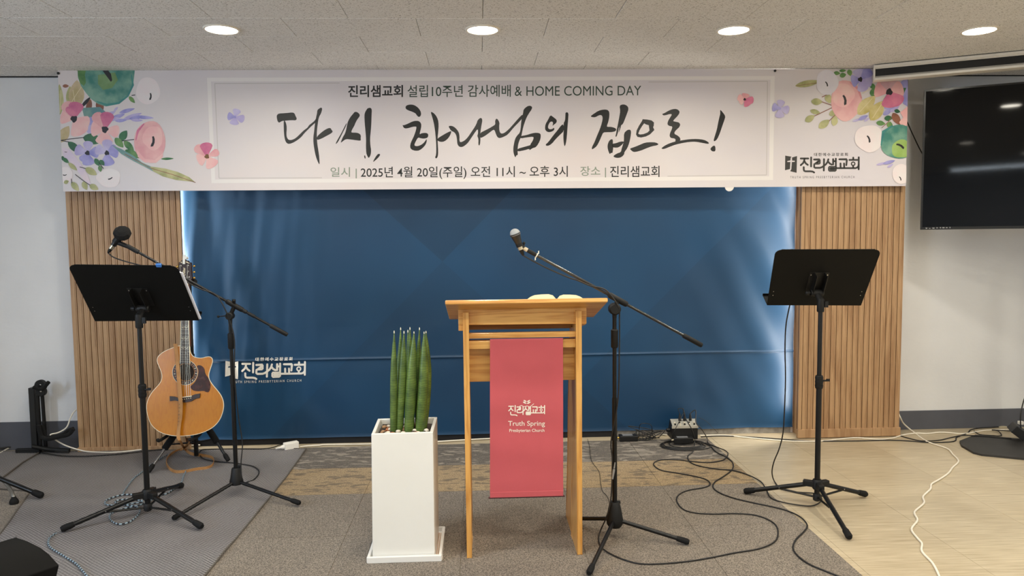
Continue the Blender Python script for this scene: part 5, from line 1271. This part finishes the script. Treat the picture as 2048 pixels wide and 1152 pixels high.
# cradle: two arms under the lower bout, neck yoke
zc_ = GB.z-.020
for s_ in (-1, 1):
    q = MB(); q.tube(smoothpath([(gx_, GSy, .33), (gx_+s_*.05, GSy-.05, zc_+.07), (gx_+s_*.085, GSy-.13, zc_+.004), (gx_+s_*.085, GSy-.275, zc_+.0), (gx_+s_*.085, GSy-.30, zc_+.012)], 5), .0085, foam, 12); q.build('cradle_arm', gs)
q = MB(); c = gp(377, 562, -.026); yk = at(384, 566, 4.27); q.tube(smoothpath([Vector((gx_+.004, GSy, 1.06)), c+Vector((.018, .03, 0)), gp(386, 569, -.012), gp(387, 566, .012)], 4), .0085, foam, 10)
q.tube(smoothpath([Vector((gx_+.004, GSy, 1.06)), c+Vector((-.03, .03, 0)), gp(356.5, 571, -.012), gp(355.5, 568, .010)], 4), .0085, foam, 10); q.build('neck_yoke', gs)

# folded stand by the left wall
Yf = 4.47
ff = thing('folded_stand', 'folded black instrument stand against the left wall', 'stand', (at(75, 890, Yf).x, Yf, 0))
cx0_, cx1_ = at(63, 830, Yf).x, at(88, 830, Yf).x; zt1 = at(70, 768, Yf).z
q = MB(); q.box(cx0_, cx0_+.034, Yf-.02, Yf+.03, .0, zt1-.02, mat('panel_black', (14, 14, 15), .5)); q.build('column', ff, smooth=None, bevel=.003)
q = MB(); q.tube([(cx0_+.050, Yf-.012, .02), (cx0_+.050, Yf-.012, zt1-.06)], .0105, blk, 12); q.tube([(cx0_+.076, Yf-.004, .02), (cx0_+.072, Yf-.004, zt1-.06)], .0105, blk, 12); q.build('tube_pair', ff)
for (px, py, r) in ((81, 771, .034), (82, 783, .030)):
    c = at(px, py, Yf-.03); q = MB(); q.lathe([(r, 0), (r, .016), (r-.004, .019), (0, .019)], c+Vector((0, .012, 0)), blm, 24, axis=(0, -1, 0)); o = q.build('hinge_disc', ff)
    q = MB(); q.lathe([(.006, 0), (.006, .003), (0, .004)], c+Vector((.004, -.007, .004)), chrome, 10, axis=(0, -1, 0)); q.build('hinge_bolt', o)
q = MB(); q.tube(smoothpath([at(67, 774, Yf-.06), at(78, 778, Yf-.06), at(86, 777, Yf-.06), at(94, 768, Yf-.06), at(97, 764.5, Yf-.05)], 5), .011, foam, 12); q.build('top_hook', ff)
for off, y_ in ((0, -.05), (8, -.02)):
    q = MB(); pts = [at(77+off*.9, 850, Yf+y_), at(79+off, 862, Yf+y_), at(84+off, 874, Yf+y_-.01), at(98+off*.8, 878-off*.5, Yf+y_-.04), at(121+off*.4, 873-off*.4, Yf+y_-.05), at(137, 869-off, Yf+y_-.05), at(147, 858-off*.1, Yf+y_-.05)]; q.tube(smoothpath(pts, 5), .0115, foam, 12); q.build('cradle_arm', ff)
q = MB(); a = fl(34, 903, .02); b_ = fl(80, 903, .02); q.obox((a+b_)/2, ((b_.x-a.x)/2, 0, 0), (0, .012, 0), (0, 0, .020), blm)
q.build('front_foot', ff, smooth=None, bevel=.004)
q = MB(); q.tube([fl(64, 893, .06), fl(100, 899, .028), fl(139, 901.5, .016)], [.012, .014, .013], blm, 12); q.build('side_foot', ff)

# stand cut off by the left edge
hc = Vector((-2.62, 3.95, 0))
hc = fl(-38, 942, .14); hc.z = 0
ls = thing('stand', 'black tripod stand cut off by the left edge, only its feet visible', 'stand', (hc.x, hc.y, CT))
leg(ls, (hc.x, hc.y, .14), fl(86, 992, .022), .0115, .017)
q = MB(); pts = smoothpath([fl(-12, 945, .12), fl(4, 958, .10), fl(16, 972, .07), fl(26, 990, .045), fl(28, 1002, .018)], 5); q.tube(pts, .009, mat('dull_steel', (128, 126, 122), .35, metal=.7), 12); o = q.build('leg', ls)
q = MB(); e = pts[-1]; q.lathe([(.019, -.014), (.021, -.004), (.018, .006), (.011, .016), (.009, .022)], e, rub, 16); q.build('rubber_foot', o)
leg(ls, (hc.x, hc.y, .14), (hc.x-.33, hc.y-.12, .02), .0115, .017)
q = MB(); q.tube([(hc.x, hc.y, .10), (hc.x, hc.y, .9)], .0125, blk, 14); q.build('pole', ls)
q = MB(); q.tube([(hc.x, hc.y, .09), (hc.x, hc.y, .17)], .023, blm, 14); q.build('tripod_hub', ls)

# wedge monitor speaker at the bottom left
Ys = 2.40
S_ = lambda px, py: at(px, py, Ys)
prof = [S_(32, 1074), S_(56, 1082), S_(80, 1094), S_(100, 1110), S_(119, 1131), S_(111, 1165)]
pz = [p.copy() for p in prof]; last = pz[-1]
pz += [Vector((last.x-.02, Ys, .008)), Vector((S_(-22, 1200).x-.02, Ys, .008)), S_(-22, 1195)]
sd = thing('monitor_speaker', 'black wedge stage monitor speaker in the bottom left corner', 'speaker', (pz[0].x, Ys-.2, .006))
spk_v = Vector((-.30, -.36, 0))
q = MB(); q.prism(pz, spk_v, mat('speaker_black', (9, 9, 9), .7, spec=.2)); q.build('cabinet', sd, smooth=25, bevel=.003)
a, b_ = pz[0], pz[-1]; n_ = (b_-a).cross(spk_v).normalized()
if n_.x > 0: n_ = -n_
q = MB(); i0 = a.lerp(b_, .04); i1 = a.lerp(b_, .96); q.hexa([i0+spk_v*.05, i1+spk_v*.05, i1+spk_v*.95, i0+spk_v*.95]+[p+n_*.006 for p in (i0+spk_v*.05, i1+spk_v*.05, i1+spk_v*.95, i0+spk_v*.95)], mat('grille_dark', (30, 31, 36), .5, metal=.3, bump=.6, bscale=500)); q.build('grille', sd, smooth=None)
q = MB(); q.tube([a, b_], .0035, mat('edge_grey', (70, 70, 72), .5), 6); q.build('front_edge', sd)

# ------------------------------------------------------------------ woven mats
def rug(name, label, poly, z0, h, seedz, amp):
    t_ = thing(name, label, 'rug', (sum(p.x for p in poly)/len(poly), sum(p.y for p in poly)/len(poly), z0))
    bm = bmesh.new(); vs = [bm.verts.new((p.x, p.y, 0)) for p in poly]; bm.faces.new(vs)
    xs = [p.x for p in poly]; ys = [p.y for p in poly]
    for ax, lo, hi in ((0, min(xs), max(xs)), (1, min(ys), max(ys))):
        v = lo+.035
        while v < hi:
            co = [0, 0, 0]; no = [0, 0, 0]; co[ax] = v; no[ax] = 1
            bmesh.ops.bisect_plane(bm, geom=bm.verts[:]+bm.edges[:]+bm.faces[:], dist=1e-6, plane_co=co, plane_no=no); v += .035
    bm.verts.ensure_lookup_table(); top = []; idx = {}
    def hz(x, y): 
        r = noise.noise(Vector((x*3.1+seedz, y*4.2, 0)))+.6*noise.noise(Vector((x*7+y*3, y*6, 4+seedz)))
        return z0+h+amp*max(0, r)
    q = MB(); V = [Vector((v.co.x, v.co.y, hz(v.co.x, v.co.y))) for v in bm.verts]; 
    F = [[v.index for v in f_.verts] for f_ in bm.faces]
    n_ = len(V); edges = [e_ for e_ in bm.edges if len(e_.link_faces) == 1]
    V2 = V+[Vector((v.x, v.y, z0)) for v in V]
    F2 = F[:]
    for e_ in edges: i_, j_ = e_.verts[0].index, e_.verts[1].index; F2.append((i_, j_, j_+n_, i_+n_))
    q.add(V2, F2, MATS['rug_weave']); q.build('mat_surface', t_, smooth=50)
    bm.free()
    # sewn hem along the outline
    q = MB(); m_ = mat('rug_hem', (92, 86, 80), .8)
    for i in range(len(poly)):
        a, b_ = poly[i], poly[(i+1) % len(poly)]; k_ = max(2, int((b_-a).length/.05)); q.tube([Vector((a.x+(b_.x-a.x)*s_/k_, a.y+(b_.y-a.y)*s_/k_, hz(a.x+(b_.x-a.x)*s_/k_, a.y+(b_.y-a.y)*s_/k_))) for s_ in range(k_+1)], .0042, m_, 6)
    q.build('hem', t_); return hz
hzA = rug('rug', 'large grey woven mat under the left stands and guitar', [Vector((p.x, p.y, 0)) for p in (fl(612, 900), fl(575, 953), fl(520, 1022), fl(412, 1152), fl(310, 1290), fl(-260, 1290), fl(0, 1073), fl(62, 985), fl(-120, 972), fl(-120, 906), fl(83, 906), fl(300, 903))], CT, .003, 1.0, .006)
rug('rug', 'smaller grey woven mat overlapping the large mat at the left wall', [Vector((p.x, p.y, 0)) for p in (fl(82, 907), fl(45, 930), fl(4, 961), fl(-110, 968), fl(-110, 908))], CT+.007, .003, 3.0, .003)

# ------------------------------------------------------------------ floor electronics behind the pulpit
mx = thing('audio_mixer', 'small black and silver audio mixer with plugs standing at the foot of the backdrop', 'mixer', (1.18, 4.36, CT))
mb_ = mat('mixer_black', (13, 13, 14), .45); ms = mat('mixer_silver', (206, 202, 190), .35, metal=.5)
a, b_ = at(1344, 853, 4.33), at(1396, 853, 4.33); ml, mr_ = a.x, b_.x; mz = a.z
a2, b2 = at(1336, 838, 4.42), at(1388, 838, 4.42)
q = MB(); q.hexa([(ml, 4.33, .03), (mr_, 4.33, .03), (mr_, 4.45, .03), (ml, 4.45, .03), (ml, 4.33, mz), (mr_, 4.33, mz), (b2.x+.01, 4.42, b2.z), (a2.x+.01, 4.42, b2.z)], mb_); q.build('case', mx, smooth=None, bevel=.003)
nrm_ = Vector((0, -(b2.z-mz), .09)).normalized()
def mp_(u, v, o=0): return Vector((ml+.003, 4.33, mz)).lerp(Vector((mr_-.003, 4.33, mz)), u).lerp(Vector((a2.x+.013, 4.42, b2.z)).lerp(Vector((b2.x+.007, 4.42, b2.z)), u), v)+nrm_*o
q = MB(); q.hexa([mp_(0, 0, 0), mp_(1, 0, 0), mp_(1, 1, 0), mp_(0, 1, 0), mp_(0, 0, .003), mp_(1, 0, .003), mp_(1, 1, .003), mp_(0, 1, .003)], ms); q.build('top_panel', mx, smooth=None)
q = MB(); q.hexa([(ml-.001, 4.326, mz-.012), (mr_+.001, 4.326, mz-.012), (mr_+.001, 4.331, mz-.012), (ml-.001, 4.331, mz-.012), (ml-.001, 4.326, mz+.002), (mr_+.001, 4.326, mz+.002), (mr_+.001, 4.331, mz+.002), (ml-.001, 4.331, mz+.002)], ms); q.build('front_trim', mx, smooth=None)
for j in range(2):
    for i in range(5):
        c = mp_(.12+i*.19, .15+j*.22, .003); q = MB(); q.lathe([(.006, 0), (.005, .008), (0, .009)], c, mat('knob_pale', (210, 200, 180), .5) if (i+j) % 2 else mb_, 10, axis=nrm_); q.build('knob', mx)
PLG = []
for i in (.36, .55, .78):
    c = mp_(i, .72, .003); q = MB(); q.lathe([(.009, 0), (.009, .012), (.007, .03), (.004, .045), (.0, .046)], c, mb_, 12, axis=(nrm_+Vector((0, .3, 1.4))).normalized()); q.build('plug', mx); PLG.append(c+(nrm_+Vector((0, .3, 1.4))).normalized()*.045)
q = MB(); c = at(1333, 860, 4.37); q.tube([c, c+Vector((.02, 0, 0))], .011, mb_, 12); q.build('side_knob', mx)
def boxy(name, label, cat, pl_, pr_, y0, d, z0, h, m_, endm):
    t_ = thing(name, label, cat, ((pl_+pr_)/2, y0+d/2, z0)); q = MB(); q.box(pl_, pr_, y0, y0+d, z0, z0+h, m_); q.build('case', t_, smooth=None, bevel=.004)
    for s_, x in ((-1, pl_), (1, pr_)):
        q = MB(); q.tube([(x, y0+d*.5, z0+h*.5), (x+s_*.012, y0+d*.5, z0+h*.5)], .006, endm, 10); q.build('connector', t_)
    q = MB(); q.box(pl_+.02, pr_-.03, y0+.012, y0+d-.012, z0+h, z0+h+.0012, mat('sticker_grey', (120, 122, 126), .5)); q.build('sticker', t_, smooth=None); return t_
p1 = fl(1240, 884, CT); p2 = fl(1277, 884, CT)
boxy('adapter_box', 'flat black connector box with grey sticker on the dark carpet beside the microphone stand', 'box', p1.x, p2.x, p1.y, .06, CT, .035, mb_, gold)
p1 = fl(1349, 889, CT+.01); p2 = fl(1388, 889, CT+.01)
boxy('adapter_box', 'black connector box lying on the coiled cable in front of the mixer', 'box', p1.x, p2.x, p1.y, .05, CT+.012, .036, mb_, silver)
# white plug connector on the left
pwm = mat('plastic_white', (236, 232, 224), .4)
wp = thing('power_plug', 'white extension socket lying by the edge of the woven mat', 'plug', fl(583, 895, CT))
a, b_ = fl(566, 893, .03), fl(596, 884, .045); ax_ = (b_-a).normalized()
a = fl(568, 894, .025); b_ = fl(596, 889, .025); ax_ = (b_-a).normalized(); sy_ = Vector((-ax_.y, ax_.x, 0))
q = MB(); q.obox((a+b_)/2+Vector((0, 0, .002)), ax_*(b_-a).length/2, sy_*.02, Vector((0, 0, .021)), pwm); q.build('socket_body', wp, smooth=None, bevel=.004)
q = MB(); q.tube([a, a-ax_*.012, a-ax_*.02, a-ax_*.05], [.014, .013, .007, .004], pwm, 12); q.build('strain_relief', wp)
# box on the tv stand plate
pb = thing('power_box', 'black power box tilted on the tv stand plate at the right edge', 'box', fl(2035, 868, .012))
c = fl(2036, 862, .065); bx_ = (ux*math.cos(R(38))-Vector((0, 0, 1))*math.sin(R(38))); bz_ = bx_.cross(un)
q = MB(); q.obox(c, bx_*.042, un*.06, bz_*.026, mb_)
q.build('case', pb, smooth=None, bevel=.004)
for v in (0,):
    q = MB(); q.obox(c+Vector((.03, .02, .045)), (.012, 0, 0), (0, .012, 0), (0, 0, .01), pwm); q.build('switch', pb, smooth=None, bevel=.002)

# ------------------------------------------------------------------ cables
cab = mat('cable_black', (24, 23, 23), .5); caw = mat('cable_white', (232, 226, 212), .45)
m = bpy.data.materials.new('cable_braid'); m.use_nodes = True; nt = m.node_tree; b = nt.nodes['Principled BSDF']
uvn = nt.nodes.new('ShaderNodeUVMap'); uvn.uv_map = 'uv'; mp = nt.nodes.new('ShaderNodeMapping'); mp.inputs['Scale'].default_value = (2, 90, 1); nt.links.new(uvn.outputs[0], mp.inputs[0])
ch = nt.nodes.new('ShaderNodeTexChecker'); ch.inputs['Scale'].default_value = 1; ch.inputs[1].default_value = lin((26, 30, 40)); ch.inputs[2].default_value = lin((150, 172, 186)); nt.links.new(mp.outputs[0], ch.inputs[0]); nt.links.new(ch.outputs[0], b.inputs['Base Color']); b.inputs['Roughness'].default_value = .7
MATS['cable_braid'] = m
def F(px, py, z=None): return fl(px, py, .0078 if z is None else z)
def cable(label, pts, r=.0031, m_=None, k=6, name='cable', cat='cable', plug=None):
    p = smoothpath(pts, k); q = MB(); q.tube(p, r, m_ or cab, 8)
    if plug is None: o = q.build(name, None, smooth=80); return tag(o, label, cat)
    t_ = thing(name, label, cat, p[0]); q.build('cord', t_, smooth=80)
    for i, mt in plug:
        d = (p[1]-p[0]).normalized() if i == 0 else (p[-2]-p[-1]).normalized(); e = p[0] if i == 0 else p[-1]
        q = MB(); q.tube([e-d*.03, e-d*.012, e+d*.012, e+d*.03], [r*1.9, r*2.1, r*2.1, r*1.2], mt, 10); q.build('connector', t_)
    return t_
cable('black microphone cable winding in a wide loop across the grey carpet to the centre stand',
      [PLG[2], PLG[2]+Vector((.03, -.01, .02)), at(1392, 845, 4.33), at(1403, 858, 4.30), F(1414, 876), F(1416, 886)]+[F(a, b_) for a, b_ in ((1428, 892), (1450, 901), (1456, 909), (1446, 920), (1418, 925), (1385, 923), (1354, 919.5), (1321, 920), (1307, 928), (1321, 940), (1354, 946), (1392, 953), (1414, 960), (1420, 969), (1408, 975), (1379, 980), (1361, 987), (1353, 999), (1363, 1016), (1386, 1025), (1425, 1028), (1470, 1027), (1509, 1030), (1538, 1040), (1554, 1054), (1555, 1074), (1544, 1087), (1515, 1098), (1467, 1106), (1412, 1117), (1354, 1125), (1289, 1128), (1250, 1120), (1218, 1106), (1201, 1092), (1197, 1077))]
      + [F(1201, 1061, .03), Vector((hR.x-.034, hR.y-.02, .11)), Vector((hR.x-.017, hR.y-.014, .19)), Vector((hR.x-.012, hR.y-.012, .34)), Vector((hR.x-.016, hR.y-.008, .42)), Vector((hR.x+.012, hR.y-.014, .60)), Vector((hR.x+.018, hR.y-.012, .80)), Vector((hR.x+.019, hR.y-.01, .93)), Vector((hR.x+.012, hR.y-.02, .985)), bcR-axR*.06+Vector((0, -.012, .012)), bcR-axR*.13+Vector((0, -.012, -.004)), bcR-axR*.20+Vector((0, -.008, -.012)), at(1140, 556, 2.97), at(1100, 539, 2.97), at(1070, 524, 2.965), tm], .0030)
cable('black cable from the mixer curving past the right music stand and up to its desk',
      [PLG[1], PLG[1]+Vector((-.01, 0, .03)), at(1372, 838, 4.28), at(1384, 860, 4.26), F(1389, 884, .02), F(1386, 903)]+[F(a, b_) for a, b_ in ((1376, 912), (1380, 924), (1399, 932), (1434, 938), (1467, 941), (1499, 951), (1522, 964), (1533, 980), (1541, 995), (1560, 1003), (1589, 1009), (1621, 1012), (1638, 1006), (1643, 996), (1629, 987), (1592, 984), (1563, 977), (1549, 963))]
      + [at(1544, 945, 3.60), at(1548, 923, 3.58), at(1557.5, 900, 3.56), at(1565, 872, 3.55), at(1568, 840, 3.52), at(1571, 760, 3.50), at(1570, 700, 3.48), at(1572, 650, 3.46), at(1580, 608, 3.44), at(1584, 590, 3.43)], .0031)
cable('black cable crossing the carpet edge and running out at the bottom right',
      [F(1402, 886, .012)]+[F(a, b_) for a, b_ in ((1418, 889), (1431, 903), (1452, 914), (1465, 925), (1465, 938), (1450, 951), (1431, 963), (1426, 974), (1438, 985), (1467, 996), (1509, 1006), (1547, 1014), (1576, 1022), (1602, 1035), (1614.5, 1051), (1607, 1064), (1592, 1079), (1586, 1096), (1596, 1112), (1618, 1128), (1651, 1142), (1683, 1155), (1720, 1172))], .0033)
cc_ = F(1368, 891); cl_ = []
for k in range(4*20+1):
    a = 2*math.pi*k/20; r_ = .150-.017*(k//20)+.004*math.sin(k*.7); cl_.append(Vector((cc_.x+r_*math.cos(a)+.01*math.sin(k/20*2), cc_.y+r_*.72*math.sin(a), .008+.0022*(k//20)+.003*(math.sin(k*.31)**2))))
cable('coiled black cable under the connector box in front of the mixer', cl_, .0032, k=1)
rr = random.Random(5)
def tangle(label, cx, cy, n, sx, sy, m_=None, r=.0022, hz_=.05):
    p = []
    for k in range(n):
        a = k*2.1+rr.uniform(-.5, .5); p.append(Vector((cx+sx*math.cos(a)*rr.uniform(.4, 1), cy+sy*math.sin(a)*rr.uniform(.4, 1), .008+hz_*rr.random()**2)))
    return cable(label, p, r, m_, 6)
tb = fl(1290, 876, .01)
tangle('bunched thin black cables between the flat connector box and the mixer', tb.x, tb.y, 16, .12, .05)
tangle('second bundle of thin black cable loops just right of the flat connector box', tb.x-.03, tb.y-.02, 12, .10, .06, r=.0026, hz_=.09)
cable('thin black cable arching up over the bundle beside the mixer', [fl(1278, 872, .02), at(1280, 850, 4.40), at(1292, 847, 4.40), at(1303, 852, 4.38), fl(1306, 872, .012), fl(1318, 874, .01), at(1331, 860, 4.36)], .0022)
cable('black cable arching from the mixer plug to the floor on its right', [PLG[0], PLG[0]+Vector((-.01, 0, .03)), PLG[0]+Vector((.02, -.02, .02)), at(1349, 862, 4.30), fl(1345, 880, .02), fl(1335, 886, .01)], .0020)
cable('thin black lead rising behind the mixer and falling to the vinyl floor', [at(1396, 834, 4.44), at(1412, 842, 4.44), at(1425, 855, 4.44), at(1436, 866, 4.44)], .0012)
cable('thin black wire on the carpet between the pulpit and the centre microphone stand',
      [F(1175, 878, .006)]+[F(a, b_, .006) for a, b_ in ((1179, 893), (1183, 921), (1198, 943), (1201, 965), (1205, 982), (1214.6, 993), (1221, 1012))], .0012)
cn = thing('jack_connector', 'grey jack connector taped to the centre microphone stand pole', 'connector', (hR.x-.013, hR.y-.013, .30))
p0, p1_ = at(1230, 925, hR.y-.017), at(1225, 958, hR.y-.015); q = MB(); q.tube([p0, p0.lerp(p1_, .35)], [.0022, .0034], mat('jack_grey', (168, 170, 172), .35, metal=.4), 10); q.build('tip', cn)
q = MB(); q.tube([p0.lerp(p1_, .4), p0.lerp(p1_, .5), p1_], [.0048, .0052, .0036], MATS['jack_grey'], 10); q.build('barrel', cn)
# white leads along the wall
cable('white lead along the foot of the backdrop behind planter and pulpit to the mixer',
      [F(600, 893.5)]+[F(a, b_) for a, b_ in ((620, 891.5), (638, 890.5), (650, 889), (700, 888.5), (740, 888), (840, 885), (960, 878), (1100, 872), (1173, 869.5), (1202, 867.5), (1222, 864), (1250, 861.5), (1300, 865), (1334, 870))], .0042, caw)
cable('white lead on the vinyl before the right wooden panel running to the tv stand',
      [F(a, b_, .0045) for a, b_ in ((1400, 871), (1450, 870.5), (1483, 874), (1547, 880), (1589, 882.5), (1643, 882), (1680, 878), (1713, 875.5), (1756, 878.5), (1785, 876), (1806, 870), (1830, 866.5), (1856, 867), (1884, 864.6), (1928, 867.5), (1955, 863), (1976, 860.5), (2005, 859.5))]+[F(2022, 859.5, .02)], .0042, caw)
cable('long kinked white cable from behind the right wooden panel to the bottom edge',
      [at(1796, 824, 4.47), at(1801, 836, 4.44), fl(1808, 848, .05)]+[F(a, b_, .0045) for a, b_ in ((1826, 863), (1854, 883), (1894, 897), (1905, 908), (1917, 922), (1905, 935), (1897, 946), (1880, 958), (1863, 968), (1861, 978), (1846, 993), (1848, 1006), (1829, 1024), (1835, 1040), (1823, 1058), (1834, 1075), (1844, 1087), (1844, 1103), (1865, 1126), (1878, 1151), (1888, 1180))], .0045, caw, 4)
cable('white cable dropping beside the left wooden panel to the mat',
      [at(153, 819, 4.50), at(146, 826, 4.49), at(140, 838, 4.48), at(133, 855, 4.47), at(117, 865, 4.45), at(104, 868, 4.43), at(101, 871, 4.42), at(110, 879, 4.42), at(131, 891, 4.43), F(159, 900, .02)]+[F(a, b_, .012) for a, b_ in ((179, 903.5), (222, 905), (268, 901), (315, 894.5), (350, 892), (400, 890))], .0042, caw)
cable('white cable entering from the left along the wall behind the folded stand', [F(a, b_, .013) for a, b_ in ((-20, 896), (0, 894), (32, 888), (64, 884), (78, 882))], .0042, caw)
cable('lower white cable curving in from the left edge onto the mat', [F(a, b_, .014) for a, b_ in ((-15, 912), (0, 906), (14, 898), (25, 893), (40, 889), (60, 887.5), (86, 889))], .0042, caw)
cable('thick black cable along the wall below the folded stand', [F(a, b_, .02) for a, b_ in ((-20, 900), (0, 897), (30, 893), (66, 890), (90, 896), (110, 902), (138, 905))], .005)
cable('black cable lying on the mat in front of the left wooden panel', [F(a, b_, .014) for a, b_ in ((82, 905), (118, 911), (150, 912.5), (179, 912), (229, 909), (279, 903.5), (330, 898))], .0035)
cable('black cable running beneath the white lead before the right wooden panel',
      [F(a, b_, .0032) for a, b_ in ((1402, 874), (1440, 872), (1500, 874), (1560, 878), (1620, 882), (1700, 882), (1780, 880.5), (1819, 882), (1858, 885), (1898, 884), (1911, 881), (1913, 875), (1925, 870), (1936, 866), (1941, 860), (1957, 856.5), (1989, 854.5), (2005, 853.5))], .0036, plug=((1, silver),))
cable('black cable looping from behind the right wooden panel over the tv stand plate',
      [F(a, b_, .0032) for a, b_ in ((1799, 871), (1819, 877), (1845, 882), (1878, 880.5), (1905, 874.5))]+[F(a, b_, .014) for a, b_ in ((1924, 871), (1963, 872), (2000, 875), (2023, 877))], .0036)
cable('short black cable loop on the floor behind the tv stand plate', [F(a, b_, .0035) for a, b_ in ((1948, 862), (1960, 869), (1985, 871))]+[F(a, b_, .014) for a, b_ in ((1998, 872), (2003, 870), (1996, 862), (1985, 860), (2020, 862))], .0034)
cable('black power cord rising from the power box at the right edge', [at(2043, 866, 4.18), at(2041, 845, 4.18), at(2042, 825, 4.18), at(2048, 800, 4.2), at(2060, 770, 4.2)], .0036)
cable('black cable hanging behind the television beside the banner', [at(1812, 238, 4.50), at(1826, 270, 4.50), at(1845, 308, 4.48), at(1870, 345, 4.46)], .0035)
cable('thick black cable on the vinyl under the left backdrop end', [F(a, b_, .0115) for a, b_ in ((399, 908), (402, 901), (414, 898.5), (468, 897.5), (522, 897.5), (545, 895), (558, 890.5), (566, 889))], .0030)
cable('black microphone cable looping on the mat behind the left microphone stand',
      [F(a, b_, .0125) for a, b_ in ((399, 909), (408, 918), (435, 923), (468, 926), (500, 931), (514, 937), (518, 946), (509, 958), (494, 964.5))]
      + [Vector((hL.x+.033, hL.y-.01, .07)), Vector((hL.x+.03, hL.y-.012, .17)), Vector((hL.x+.036, hL.y, .27)), Vector((hL.x+.020, hL.y, .42)), Vector((hL.x+.014, hL.y-.01, .62)), Vector((hL.x+.020, hL.y-.01, .78)), Vector((hL.x+.006, hL.y-.015, .87)), at(447, 612, 3.60), bcL-axL*.10+Vector((0, -.012, .006)), bcL-axL*.18+Vector((0, -.012, -.008)), bcL-axL*.27+Vector((0, -.008, -.014)), at(330, 545, 3.58), at(290, 533, 3.58), at(255, 524, 3.59), at(228, 515, 3.6), tm2], .0030)
cable('blue and white braided cable running from the left music stand foot to the bottom edge', [F(a, b_, .0145) for a, b_ in ((112, 1066), (99, 1076), (97, 1088), (104, 1097), (115, 1104), (133, 1115), (152, 1127), (164, 1140), (174, 1152), (186, 1170))], .0036, MATS['cable_braid'])
cable('blue and white braided cable looped under the left music stand legs', [F(a, b_, .0145) for a, b_ in ((335, 909), (308, 925), (284, 944), (267, 957), (252, 977), (247, 988), (262, 989), (290, 990), (250, 989), (225, 995), (211, 1002), (213, 1009), (236, 1010), (262, 1007), (285, 1003), (275, 1000), (245, 999), (230, 1004), (250, 1010), (270, 1012), (280, 1020), (273, 1033), (256, 1045), (236, 1048), (221, 1039), (222, 1027), (245, 1018), (285, 1008), (316, 992), (336, 986), (361, 967), (367, 952), (374, 938))], .0036, MATS['cable_braid'])
